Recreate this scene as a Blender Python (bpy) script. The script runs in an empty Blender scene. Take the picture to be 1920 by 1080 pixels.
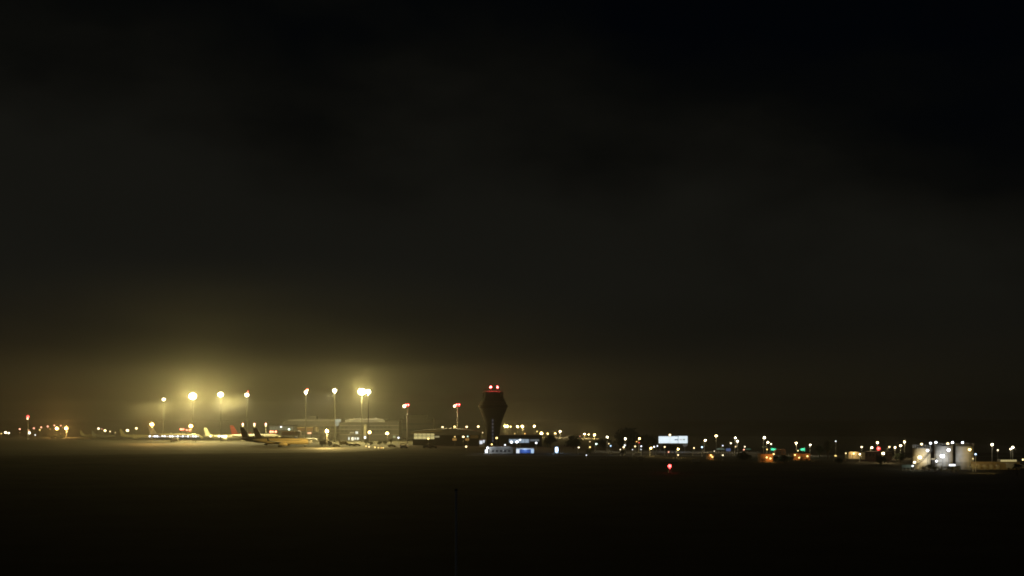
import bpy, bmesh, math, random
from mathutils import Vector, Matrix
random.seed(7)
R = math.radians
sc = bpy.context.scene
COL = sc.collection

# ------------------------------------------------------------------ camera model
F = 2637.0          # focal length in photo pixels (1920 wide, ~40 degrees)
HZ = 775.0          # horizon row in the photo
EYE = 18.0          # camera height above the airfield
def dist(yb):       # distance of the ground that shows at photo row yb
    return F * EYE / (yb - HZ)
def pos(px, py, D):
    return Vector(((px - 960.0) * D / F, D, EYE - (py - HZ) * D / F))
def mpp(D): return D / F

# ------------------------------------------------------------------ materials
def new_mat(name):
    m = bpy.data.materials.new(name); m.use_nodes = True
    return m, m.node_tree.nodes, m.node_tree.links
def mat(name, col, rough=0.7, var=0.25, scale=3.0, metal=0.0, bump=0.0, detail=6.0):
    m, n, l = new_mat(name)
    b = n['Principled BSDF']
    b.inputs['Roughness'].default_value = rough
    b.inputs['Metallic'].default_value = metal
    tc = n.new('ShaderNodeTexCoord'); nz = n.new('ShaderNodeTexNoise')
    nz.inputs['Scale'].default_value = scale; nz.inputs['Detail'].default_value = detail
    l.new(tc.outputs['Object'], nz.inputs['Vector'])
    cr = n.new('ShaderNodeValToRGB')
    cr.color_ramp.elements[0].position = 0.3; cr.color_ramp.elements[1].position = 0.7
    cr.color_ramp.elements[0].color = (*[c * (1 - var) for c in col], 1)
    cr.color_ramp.elements[1].color = (*[min(1, c * (1 + var)) for c in col], 1)
    l.new(nz.outputs['Fac'], cr.inputs['Fac']); l.new(cr.outputs['Color'], b.inputs['Base Color'])
    if bump:
        bp = n.new('ShaderNodeBump'); bp.inputs['Strength'].default_value = bump
        l.new(nz.outputs['Fac'], bp.inputs['Height']); l.new(bp.outputs['Normal'], b.inputs['Normal'])
    return m
def emit(name, col, strength, base=0.5):
    m, n, l = new_mat(name)
    b = n['Principled BSDF']
    b.inputs['Base Color'].default_value = (base, base, base, 1)
    b.inputs['Emission Color'].default_value = (*col, 1)
    b.inputs['Emission Strength'].default_value = strength
    return m
HUE = {'W': (1.0, .76, .36), 'Y': (1.0, .70, .22), 'O': (1.0, .52, .12), 'C': (.86, .92, 1.0), 'B': (.5, .72, 1.0),
       'G': (.72, 1.0, .80), 'R': (1.0, .06, .055), 'P': (1.0, .42, .26), 'N': (1.0, .85, .54), 'E': (.05, 1.0, .42), 'S': (1.0, .20, .12)}
_em = {}
LK = .22
def lampmat(h, s):
    s = s if s < 2 else round(2 + (s - 2)*LK, 2)
    k = (h, s)
    if k not in _em: _em[k] = emit('glow ' + h + ' ' + str(s), HUE[h], s)
    return _em[k]

M = {}
M['field'] = mat('field earth', (.056, .050, .038), .95, .5, .05, bump=.12, detail=10)
M['field'].node_tree.nodes['Principled BSDF'].inputs['Specular IOR Level'].default_value = .22
_nt = M['field'].node_tree; _df = _nt.nodes.new('ShaderNodeBsdfDiffuse'); _mx = _nt.nodes.new('ShaderNodeMixShader'); _mx.inputs[0].default_value = .42
_nt.links.new(_nt.nodes['Color Ramp'].outputs['Color'], _df.inputs['Color']); _nt.links.new(_nt.nodes['Principled BSDF'].outputs[0], _mx.inputs[1]); _nt.links.new(_df.outputs[0], _mx.inputs[2]); _nt.links.new(_mx.outputs[0], _nt.nodes['Material Output'].inputs['Surface'])
M['apron'] = mat('apron concrete', (.066, .061, .05), .85, .3, .06, detail=8)
M['apron'].node_tree.nodes['Principled BSDF'].inputs['Specular IOR Level'].default_value = .3
M['asphalt'] = mat('asphalt', (.05, .05, .05), .85, .3, .2)
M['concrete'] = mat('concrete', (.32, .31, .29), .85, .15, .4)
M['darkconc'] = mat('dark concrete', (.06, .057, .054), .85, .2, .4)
M['steel'] = mat('galvanised steel', (.42, .42, .41), .45, .12, 4, metal=.6)
M['darksteel'] = mat('dark steel', (.10, .10, .10), .5, .2, 4, metal=.3)
M['white'] = mat('white paint', (.74, .73, .70), .4, .05, 1.2)
M['cream'] = mat('cream render', (.62, .54, .36), .8, .1, .6)
M['tan'] = mat('tan render', (.46, .36, .22), .85, .15, .7)
M['roof'] = mat('grey roof sheet', (.26, .26, .25), .6, .15, .3)
M['mastpaint'] = mat('dark mast paint', (.03, .029, .027), .6, .2, 4)
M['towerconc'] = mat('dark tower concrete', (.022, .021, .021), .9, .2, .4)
M['glass'] = mat('dark glass', (.02, .025, .03), .08, .1, 1)
M['rubber'] = mat('rubber', (.02, .02, .02), .8, .2, 5)
M['red'] = mat('red paint', (.42, .06, .045), .45, .1, 1)
M['blue'] = mat('blue paint', (.09, .18, .55), .4, .1, 1)
M['ochre'] = mat('yellow ochre paint', (.72, .58, .30), .42, .06, .6)
M['darkpaint'] = mat('dark grey paint', (.075, .06, .05), .5, .15, .8)
M['olive'] = mat('pale yellow paint', (.55, .50, .33), .5, .1, .8)
M['greypaint'] = mat('grey paint', (.36, .35, .32), .5, .1, .8)
M['terra'] = mat('terracotta', (.33, .15, .07), .85, .2, 1.0)
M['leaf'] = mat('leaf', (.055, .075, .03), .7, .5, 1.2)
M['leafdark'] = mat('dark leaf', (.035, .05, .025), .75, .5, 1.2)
M['bark'] = mat('bark', (.10, .075, .05), .9, .3, 4)
M['tank1'] = mat('warm tank paint', (.62, .51, .31), .6, .10, .5)
M['tank2'] = mat('pale tank paint', (.62, .61, .58), .6, .10, .5)

# ------------------------------------------------------------------ mesh builder
class MB:
    def __init__(s): s.bm = bmesh.new()
    def box(s, x0, x1, y0, y1, z0, z1, rot=None, org=None):
        vs = [s.bm.verts.new((x, y, z)) for x in (x0, x1) for y in (y0, y1) for z in (z0, z1)]
        for a in ((0,1,3,2),(4,6,7,5),(0,4,5,1),(2,3,7,6),(0,2,6,4),(1,5,7,3)): s.bm.faces.new([vs[i] for i in a])
        if rot: bmesh.ops.rotate(s.bm, verts=vs, cent=org or (0,0,0), matrix=rot)
        return vs
    def lathe(s, prof, c=(0,0,0), seg=20, axis='Z', caps=True, a0=0, a1=2*math.pi):
        # prof: (radius, height[, offset])
        full = abs(a1 - a0 - 2*math.pi) < 1e-6
        n = seg if full else seg + 1
        rings = []
        for p in prof:
            r, h = p[0], p[1]; o = p[2] if len(p) > 2 else 0
            ring = []
            for i in range(n):
                a = a0 + (a1 - a0) * i / seg
                if axis == 'Z': v = (c[0] + r*math.cos(a), c[1] + r*math.sin(a), c[2] + h)
                else: v = (c[0] + h, c[1] + r*math.cos(a), c[2] + o + r*math.sin(a))
                ring.append(s.bm.verts.new(v))
            rings.append(ring)
        for A, B in zip(rings, rings[1:]):
            for i in range(seg if not full else n):
                j = (i + 1) % n
                if j < n: s.bm.faces.new((A[i], A[j], B[j], B[i]))
        if caps and full:
            s.bm.faces.new(rings[0][::-1]); s.bm.faces.new(rings[-1])
        return rings
    def tube(s, a, b, r0, r1=None, seg=8):
        a, b = Vector(a), Vector(b); r1 = r0 if r1 is None else r1
        d = (b - a).normalized(); u = d.orthogonal().normalized(); v = d.cross(u)
        A = [s.bm.verts.new(a + (u*math.cos(t) + v*math.sin(t))*r0) for t in [2*math.pi*i/seg for i in range(seg)]]
        B = [s.bm.verts.new(b + (u*math.cos(t) + v*math.sin(t))*r1) for t in [2*math.pi*i/seg for i in range(seg)]]
        for i in range(seg):
            j = (i+1) % seg; s.bm.faces.new((A[i], A[j], B[j], B[i]))
        s.bm.faces.new(A[::-1]); s.bm.faces.new(B)
    def ball(s, c, r, sx=1, sy=1, sz=1, sub=1):
        g = bmesh.ops.create_icosphere(s.bm, subdivisions=sub, radius=r)['verts']
        for v in g: v.co = Vector((v.co.x*sx + c[0], v.co.y*sy + c[1], v.co.z*sz + c[2]))
    def prism(s, pts, t0, t1, plane='XZ'):
        def m(p, t): return (p[0], t, p[1]) if plane == 'XZ' else ((p[0], p[1], t) if plane == 'XY' else (t, p[0], p[1]))
        A = [s.bm.verts.new(m(p, t0)) for p in pts]; B = [s.bm.verts.new(m(p, t1)) for p in pts]
        n = len(pts)
        for i in range(n):
            j = (i+1) % n; s.bm.faces.new((A[i], A[j], B[j], B[i]))
        s.bm.faces.new(A[::-1]); s.bm.faces.new(B)
    def build(s, name, material, parent=None, smooth=False, loc=None):
        bmesh.ops.recalc_face_normals(s.bm, faces=s.bm.faces[:])
        me = bpy.data.meshes.new(name); s.bm.to_mesh(me); s.bm.free()
        if smooth:
            for p in me.polygons: p.use_smooth = True
        me.materials.append(material)
        o = bpy.data.objects.new(name, me); COL.objects.link(o)
        if parent: o.parent = parent
        if loc is not None: o.location = loc
        return o
def tag(o, label=None, cat=None, group=None, kind=None):
    if label: o['label'] = label
    if cat: o['category'] = cat
    if group: o['group'] = group
    if kind: o['kind'] = kind
    return o
def thing(name, label, cat, loc=(0,0,0), rz=0, group=None):
    o = bpy.data.objects.new(name, None); COL.objects.link(o)
    o.location = loc; o.rotation_euler.z = rz; o.empty_display_size = .3
    return tag(o, label, cat, group)
def light(kind, name, parent, loc, hue, watts, size=.3, target=None, cone=70, blend=.6):
    d = bpy.data.lights.new(name, kind); d.color = HUE[hue] if isinstance(hue, str) else hue
    d.energy = watts; d.shadow_soft_size = size
    o = bpy.data.objects.new(name, d); COL.objects.link(o)
    o.parent = parent; o.location = loc
    if kind == 'SPOT':
        d.spot_size = R(cone); d.spot_blend = blend
        o.rotation_euler = (Vector(target)).to_track_quat('-Z', 'Y').to_euler()
    return o

# ------------------------------------------------------------------ setting
b = MB(); S = 3900
b.bm.faces.new([b.bm.verts.new(v) for v in ((-S, -300, 0), (S, -300, 0), (S, S, 0), (-S, S, 0))])
tag(b.build('ground', M['field']), kind='structure')
b = MB()
b.bm.faces.new([b.bm.verts.new(v) for v in ((-520, 690, .004), (-62, 690, .004), (-40, 1060, .004), (-520, 1060, .004))])
tag(b.build('apron', M['apron']), kind='structure')
M['edgefade'] = mat('apron light falloff', (.058, .053, .043), .9, .45, .035, detail=10)  # mid tone painted to imitate floodlight fading out past the apron
M['edgefade'].node_tree.nodes['Principled BSDF'].inputs['Specular IOR Level'].default_value = .25
b = MB()
b.bm.faces.new([b.bm.verts.new(v) for v in ((-620, 575, .004), (-330, 560, .004), (-190, 604, .004), (-75, 655, .004), (-63, 689.9, .004), (-520, 689.9, .004))])
tag(b.build('apron_falloff_sheet', M['edgefade']), kind='structure')  # sheet added to soften the edge of the lit apron
b = MB()
b.bm.faces.new([b.bm.verts.new(v) for v in ((-20, 596, .004), (330, 575, .004), (330, 589, .004), (-20, 610, .004))])
tag(b.build('road', M['asphalt']), kind='structure')
b = MB()
b.bm.faces.new([b.bm.verts.new(v) for v in ((10, 640, .004), (260, 640, .004), (300, 1100, .004), (10, 1100, .004))])
tag(b.build('car_park', M['asphalt']), kind='structure')

def volume_box(name, x0, x1, y0, y1, z0, z1, dens, col, g):
    bb = MB(); bb.box(x0, x1, y0, y1, z0, z1)
    m, n, l = new_mat(name + ' air'); n.clear()
    o = n.new('ShaderNodeOutputMaterial'); v = n.new('ShaderNodeVolumePrincipled')
    v.inputs['Color'].default_value = (*col, 1); v.inputs['Density'].default_value = dens
    v.inputs['Anisotropy'].default_value = g
    l.new(v.outputs['Volume'], o.inputs['Volume'])
    return tag(bb.build(name, m), kind='stuff')
volume_box('haze', -4000, 4000, -400, 4000, -1, 47, .00022, (.92, .92, .92), .3)
def mist(name, c, r, dens, g=.3, sub=4, nscale=2.0, namt=1.0):
    """a bank of mist that thins smoothly and unevenly to nothing at its rim"""
    b = MB(); b.ball((0, 0, 0), 1, sub=sub)
    m, n, l = new_mat(name + ' air'); n.clear()
    o = n.new('ShaderNodeOutputMaterial'); v = n.new('ShaderNodeVolumePrincipled')
    v.inputs['Color'].default_value = (.92, .92, .92, 1); v.inputs['Anisotropy'].default_value = g
    tc = n.new('ShaderNodeTexCoord'); vm = n.new('ShaderNodeVectorMath'); vm.operation = 'DOT_PRODUCT'
    l.new(tc.outputs['Object'], vm.inputs[0]); l.new(tc.outputs['Object'], vm.inputs[1])
    mr = n.new('ShaderNodeMapRange'); mr.inputs['From Min'].default_value = .97; mr.inputs['From Max'].default_value = 0; mr.inputs['To Min'].default_value = 0; mr.inputs['To Max'].default_value = 1
    l.new(vm.outputs['Value'], mr.inputs['Value'])
    pw = n.new('ShaderNodeMath'); pw.operation = 'POWER'; pw.inputs[1].default_value = 2.0; l.new(mr.outputs['Result'], pw.inputs[0])
    nz = n.new('ShaderNodeTexNoise'); nz.inputs['Scale'].default_value = nscale; nz.inputs['Detail'].default_value = 2
    oi = n.new('ShaderNodeObjectInfo'); va = n.new('ShaderNodeVectorMath'); va.operation = 'ADD'; l.new(tc.outputs['Object'], va.inputs[0]); l.new(oi.outputs['Location'], va.inputs[1]); l.new(va.outputs['Vector'], nz.inputs['Vector'])
    nr = n.new('ShaderNodeMapRange'); nr.inputs['From Min'].default_value = .32; nr.inputs['From Max'].default_value = .68; nr.inputs['To Min'].default_value = 1 - namt; nr.inputs['To Max'].default_value = 1 + namt
    l.new(nz.outputs['Fac'], nr.inputs['Value'])
    m1 = n.new('ShaderNodeMath'); m1.operation = 'MULTIPLY'; l.new(pw.outputs[0], m1.inputs[0]); l.new(nr.outputs['Result'], m1.inputs[1])
    mu = n.new('ShaderNodeMath'); mu.operation = 'MULTIPLY'; mu.inputs[1].default_value = dens; l.new(m1.outputs[0], mu.inputs[0])
    l.new(mu.outputs[0], v.inputs['Density']); l.new(v.outputs['Volume'], o.inputs['Volume'])
    ob = tag(b.build(name, m, smooth=True), kind='stuff'); ob.location = c; ob.scale = r
    return ob
mist('fog_bank', (-240, 1010, 14), (450, 270, 128), .00108, nscale=2.6, namt=.55)
for px, py, D_, r_, dn in ((288, 765, 880, (22, 9, 6), .010), (305, 765, 880, (8, 8, 8), .018), (264, 775, 885, (22, 9, 8), .006), (447, 752, 880, (12, 9, 7), .013), (432, 760, 882, (18, 9, 9), .010)):
    mist('mist', pos(px, py, D_), r_, dn, .2, 3, 1.6, .9)

# ------------------------------------------------------------------ lamps
def street_lamp(px, py, yb, dia, hue, s, label, group, watts=0, name='street_lamp', cat='street lamp', arm=0):
    D = dist(yb); p = pos(px, py, D); k = mpp(D); r = dia*k/2*(.84 if px < 1060 or name == 'depot_lamp' else .75)
    t = thing(name, label, cat, (p.x, p.y, 0), 0, group)
    h = p.z
    b = MB(); b.lathe([(.16, 0), (.16, .4), (.09, .45), (.06, h - r*.6)], seg=8)
    if arm: b.tube((0, 0, h - r*.6 - .1), (arm, 0, h + r*.9), .05, seg=6)
    b.build('pole', M['steel'], t)
    b = MB(); b.lathe([(r*.35, 0), (r*.75, r*.25), (r*.2, r*.7), (.03, r*.75)], c=(arm, 0, h + r*.72), seg=10)
    b.build('lamp_head', M['darksteel'], t)
    b = MB(); b.ball((arm, 0, h), r, 1, 1, .85, sub=2)
    b.build('lamp', lampmat(hue, s), t, smooth=True)
    if watts and name == 'depot_lamp': light('SPOT', 'lamp_light', t, (arm, r*1.2, h), hue, watts*.62, r*.5, (0, 1, -.05), 150)
    elif watts: light('POINT', 'lamp_light', t, (arm, -r*1.3, h), hue, watts, r*.6)
    return t
G_W = 'lamps along the western edge of the apron'
for a in [
 (2.5, 813, 821, 3, 'Y', 6, 'dim yellow lamp at the very left edge of the photo'),
 (10.4, 811, 822, 5.5, 'N', 25, 'bigger left lamp of the twin white lamps near the left edge'),
 (16.3, 812, 822, 4.6, 'N', 22, 'smaller right lamp of the twin white lamps near the left edge'),
 (37, 804.5, 820, 3.6, 'P', 14, 'pale orange lamp alone between the twin white lamps and the red topped mast'),
 (54.8, 811.5, 823, 6, 'N', 28, 'bright white lamp at the foot of the red topped mast'),
 (53.3, 806.5, 819, 3, 'P', 8, 'dim reddish lamp just above the bright white lamp by the red topped mast'),
 (66, 815.5, 824, 3, 'C', 6, 'small low pale blue lamp beside the red topped mast'),
 (63.5, 803, 819, 3.6, 'P', 12, 'pinkish lamp standing above the small low pale blue lamp'),
 (74.6, 805.8, 819, 3.2, 'Y', 10, 'yellow lamp just under a pink lamp west of the big orange lamps'),
 (77.2, 801.3, 818, 3.6, 'P', 14, 'pink lamp just above a yellow lamp west of the big orange lamps'),
 (89.4, 799.6, 818, 3.6, 'P', 14, 'pink lamp alone close to the first big orange lamp'),
 (94, 804.5, 818, 2.4, 'O', 4, 'faint amber lamp between the lone pink lamp and the first big orange lamp'),
 (102, 797.8, 818, 3.4, 'P', 12, 'small pale orange lamp peeking above the first big orange lamp'),
 (114, 798.2, 818, 3, 'P', 11, 'small pale orange lamp in the gap between the two big orange lamps'),
 (125, 810, 820, 3, 'Y', 9, 'small yellow lamp directly under the second big orange lamp'),
 (184.8, 803.6, 818, 4.8, 'N', 20, 'white lamp highest in the row before the pale yellow tail fin'),
 (191, 804.4, 818, 2.4, 'P', 5, 'faint pinkish lamp between two white lamps before the pale yellow tail fin'),
 (197, 807.3, 819, 5.4, 'W', 24, 'biggest white lamp in the row before the pale yellow tail fin'),
 (206.5, 809, 819, 3, 'W', 12, 'small white lamp after the biggest one before the pale yellow tail fin'),
 (216.3, 811, 819, 2, 'W', 4, 'faintest lamp ending the row before the pale yellow tail fin'),
 (239, 807, 822, 6, 'W', 28, 'bright warm lamp rising just behind the pale yellow tail fin'),
 (255.6, 803.2, 822, 4.8, 'W', 22, 'smaller warm lamp between the pale yellow tail fin and the big amber lamp'),
]: street_lamp(*a, G_W)
street_lamp(106.8, 803.6, 820, 8, 'O', 40, 'first big glowing orange lamp above the two parked vans', G_W, 18000)
street_lamp(124.5, 803.2, 820, 8, 'O', 40, 'second big glowing orange lamp with a small yellow lamp under it', G_W, 24000)
G_A = 'amber lamps standing among the parked airliners'
street_lamp(285, 796, 832, 9, 'O', 45, 'big amber lamp by the tail of the airliner with lit cabin windows', G_A, 30000)
street_lamp(358, 799, 832, 9, 'O', 45, 'big amber lamp over the front of the airliner with lit cabin windows', G_A, 30000)
street_lamp(613, 808.6, 839.6, 7.5, 'Y', 40, 'amber lamp in front of the nose of the ochre airliner', G_A, 60000)
street_lamp(693, 810.5, 836, 7, 'Y', 40, 'amber lamp beside the pale pylon of the dark terminal', G_A, 2600)
street_lamp(726, 812.5, 836, 7, 'Y', 40, 'amber lamp over shrubs between the pale pylon and the yellow lit hall', G_A, 2600)

# masts with obstruction lights
def red_mast(px, py, yb, label, reds, whites=(), pole_x=None, group=None, cat='light mast', w=0, name='light_mast', red='R', rs=30):
    D = dist(yb); k = mpp(D); p = pos(pole_x if pole_x is not None else px, py, D)
    t = thing(name, label, cat, (p.x, p.y, 0), 0, group); h = p.z
    b = MB(); b.lathe([(.5, 0), (.42, .5), (.34, h*.5), (.24, h - .3)], seg=10)
    b.build('pole', M['steel'], t)
    xs = [(q[0] - (pole_x if pole_x is not None else px))*k for q in list(reds) + list(whites)]
    b = MB(); b.box(min(xs + [0]) - .2, max(xs + [0]) + .2, -.12, .12, h - .35, h - .15)
    b.box(-.5, .5, -.4, .4, h - .6, h - .36)
    b.build('crossbar', M['darksteel'], t)
    for (x, y, dia, *r) in reds:
        q = pos(x, y, D); b = MB(); b.ball((q.x - p.x, 0, q.z), dia*k/2, sub=2)
        b.tube((q.x - p.x, 0, h - .35), (q.x - p.x, 0, q.z), .06, seg=6)
        b.build('red_light', lampmat(r[0] if r else red, rs), t, smooth=True)
        if w: light('POINT', 'lamp_light', t, (q.x - p.x, -.6, q.z), 'R', w, .3)
    for (x, y, dia, s, watts) in whites:
        q = pos(x, y, D); b = MB(); b.ball((q.x - p.x, -.1, q.z), dia*k/2, sub=2)
        b.build('floodlight', lampmat('W', s), t, smooth=True)
        if watts: light('SPOT', 'lamp_light', t, (q.x - p.x, -.9, q.z), 'W', watts, .5, (-.25, -.35, -1), 110)
    return t
red_mast(52.3, 783.5, 824, 'slender tall mast with one red light on top near the left edge', [(52.3, 781.3, 5)], [(51.8, 785, 3.4, 12, 0)], w=2500)
G_T = 'paired red and white lights on short masts behind the dark tail fins'
for x, lab in ((455.3, 'red and white light pair over the western dark tail fin'),
               (477, 'red and white light pair over the tail fin of the ochre airliner'),
               (498.4, 'red and white light pair east of the two dark tail fins')):
    red_mast(x, 799, 826, lab, [(x, 795, 3.4, 'P')], [(x, 798.2, 3, 12, 0)], group=G_T)

# apron floodlight masts
PK, SK = .42, .11
def flood_mast(px, py, yb, dia, s, label, spots=(), point=0, group='tall floodlight masts of the apron', hue='N', red=None, w=.85):
    D = dist(yb); k = mpp(D); p = pos(px, py, D); h = p.z
    t = thing('floodlight_mast', label, 'floodlight mast', (p.x, p.y, 0), 0, group)
    b = MB(); b.lathe([(.75*w, 0), (.7*w, .6), (.5*w, .7), (.36*w, h*.5), (.2*w, h)], seg=12); b.build('pole', M['mastpaint'], t)
    r = dia*k/2
    b = MB(); b.lathe([(r*.55, -.1), (r*.6, 0), (r*.6, .15), (r*.5, .2)], c=(0, .3, h + r*.55), seg=14)
    for i in range(5):
        a = i*2*math.pi/5; b.tube((0, 0, h - r*.2), (r*.5*math.cos(a), .3 + r*.5*math.sin(a), h + r*.5), .07, seg=5)
    b.build('head_frame', M['darksteel'], t)
    b = MB(); b.ball((0, -.15, h), r, 1, .6, .85, sub=2); b.build('floodlight', lampmat(hue, s), t, smooth=True)
    if point: light('POINT', 'lamp_light', t, (0, -r - .3, h), (1, .80, .25), point*PK, r*.5)
    for (tx, ty, tz, watts, cone) in spots:
        light('SPOT', 'beam_light', t, (tx*.02, -r*.2, h - r*1.1), (1, .85, .46), watts*SK, .5, (tx, ty, tz), cone)
    if red:
        q = pos(red[0], red[1], D); b = MB(); b.ball((q.x - p.x, 0, q.z), red[2]*k/2, sub=2)
        b.tube((0, 0, h), (q.x - p.x, 0, q.z), .06, seg=6)
        b.build('red_light', lampmat('R', 20), t, smooth=True)
    return t
flood_mast(307, 749, 826, 7, 20, 'floodlight mast with the lowest head and a dusty beam falling to the west',
           [(-1.0, -.1, -.42, 800000, 26), (-.1, -.2, -1, 420000, 40)])
flood_mast(361.5, 743, 827, 15, 60, 'floodlight mast with the biggest round glare above the lit cabin windows', [(.1, -.6, -1, 300000, 120)], 520000, w=.5)
flood_mast(414, 740, 828, 11, 50, 'floodlight mast with a round glare between the biggest glare and the beam mast', [(.1, -.6, -1, 300000, 120)], 200000, w=.45)
flood_mast(463, 740.5, 828, 8, 40, 'floodlight mast with a wide beam falling toward the round glares', [(-1.0, -.1, -.6, 800000, 40), (.3, -.5, -1, 200000, 110)], red=(465, 734, 2.4))
flood_mast(573.5, 735.5, 829, 6.5, 40, 'slim floodlight mast with a small red light over its head', [(-.5, -.7, -1, 160000, 110), (.2, 1, -.2, 350000, 90)], 8000, red=(576, 731, 5))
flood_mast(627.5, 732.5, 829, 8, 45, 'slim floodlight mast with a single compact white head', [(-.8, -.75, -.75, 900000, 70), (.2, -.2, -1, 60000, 100), (.1, 1, -.2, 350000, 90)], 15000)
flood_mast(678.5, 734.5, 829, 15, 60, 'brightest floodlight mast over the dark terminal', [(-.2, -.8, -1, 300000, 130)], 520000)
flood_mast(690.5, 734.5, 830, 10, 45, 'floodlight mast standing against the glare of the brightest one', [(.2, -.6, -1, 120000, 120), (.5, 1, -.25, 350000, 95)], 60000)
G_R = 'shorter masts with red lights beside the tower'
red_mast(763.5, 762, 833, 'short mast with merged red lights west of the yellow lit hall', [(761.4, 759.4, 3.2), (765.6, 758.8, 3.2)], [(758, 761.8, 5.5, 40, 30000)], group=G_R, w=1200)
red_mast(858, 762, 833, 'short mast with two separate red lights rising behind the yellow lit hall', [(856.2, 758.8, 3.2), (861, 758.8, 3.2)], [(852.4, 761.5, 4.4, 34, 20000)], group=G_R, w=1200)
# ------------------------------------------------------------------ control tower
D = dist(834); k = mpp(D); c = pos(924.5, 834, D)
t = thing('control_tower', 'dark flaring airport control tower with two red lights on its roof', 'control tower', (c.x, c.y, 0))
z = lambda y: EYE - (y - HZ)*k
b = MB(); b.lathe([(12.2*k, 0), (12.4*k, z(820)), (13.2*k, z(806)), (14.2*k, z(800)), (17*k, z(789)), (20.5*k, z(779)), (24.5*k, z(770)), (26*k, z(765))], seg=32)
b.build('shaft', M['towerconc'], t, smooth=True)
b = MB(); b.lathe([(26*k, z(764.9)), (27.6*k, z(764)), (27.6*k, z(759)), (25.4*k, z(758.6)), (23.4*k, z(752))], seg=32)
b.build('gallery', M['towerconc'], t)
b = MB(); b.lathe([(21.6*k, z(751.9)), (21.2*k, z(747)), (19.2*k, z(746.5)), (18.6*k, z(737.5))], seg=16); b.build('cab_glazing', M['glass'], t)
for i in range(16):
    b = MB(); a = 2*math.pi*i/16; b.tube((19.5*k*math.cos(a), 19.5*k*math.sin(a), z(747)), (18.9*k*math.cos(a), 18.9*k*math.sin(a), z(737.4)), .09, seg=5)
    b.build('mullion', M['towerconc'], t)
b = MB(); b.lathe([(19.6*k, z(737.4)), (20*k, z(736.6)), (19.6*k, z(734.4)), (11*k, z(733.4))], seg=32); b.build('roof', M['towerconc'], t)
for zz, rr, nm in ((752, 23.2, 'railing'), (734.2, 18.4, 'railing')):
    b = MB()
    for i in range(20):
        a, a2 = 2*math.pi*i/20, 2*math.pi*(i+1)/20
        P = [(rr*k*math.cos(q), rr*k*math.sin(q)) for q in (a, a2)]
        b.tube((*P[0], z(zz)), (*P[0], z(zz) + 1.1), .04, seg=5); b.tube((*P[0], z(zz) + 1.1), (*P[1], z(zz) + 1.1), .04, seg=5)
    b.build(nm, M['towerconc'], t)
for dx, y1 in ((-15, 729), (12, 727.5), (-2, 723)):
    b = MB(); b.tube((dx*k, 0, z(734)), (dx*k, 0, z(y1)), .08, .04, seg=6); b.tube((dx*k - .4, 0, z(y1) - .3), (dx*k + .4, 0, z(y1) - .3), .03, seg=5)
    b.build('antenna', M['towerconc'], t)
for px in (920, 933):
    b = MB(); b.lathe([(.3, 0), (.3, 1.2), (.2, 1.3)], c=((px - 924.5)*k, -1.5, z(733.6)), seg=10); b.build('beacon_base', M['towerconc'], t)
    b = MB(); b.ball(((px - 924.5)*k, -1.5, z(726.3)), 2.3*k, .9, .9, 1.15, sub=2); b.build('red_beacon', lampmat('R', 26), t, smooth=True)
    b = MB(); b.lathe([(.3, 0), (1.1, .05), (1.1, .12)], c=((px - 924.5)*k, -1.5, z(729.8)), seg=16); b.build('beacon_shield', M['towerconc'], t)  # disc added to keep the red light off the roof
    light('POINT', 'lamp_light', t, ((px - 924.5)*k, -2.6, z(725.4)), 'R', 4200, .5)
dimwin = emit('dim stair window', (.45, .55, 1), .07)
for i, yy in enumerate((788, 794.5, 801, 807.5, 814, 820.5, 826)):
    rr = 13.2*k + max(0, (804 - yy)*.28*k)
    b = MB(); b.box(-1.6*k, .6*k, -rr - .12, -rr + 1.6, z(yy + 2.2), z(yy - 2)); b.build('stair_window', dimwin, t)

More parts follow.
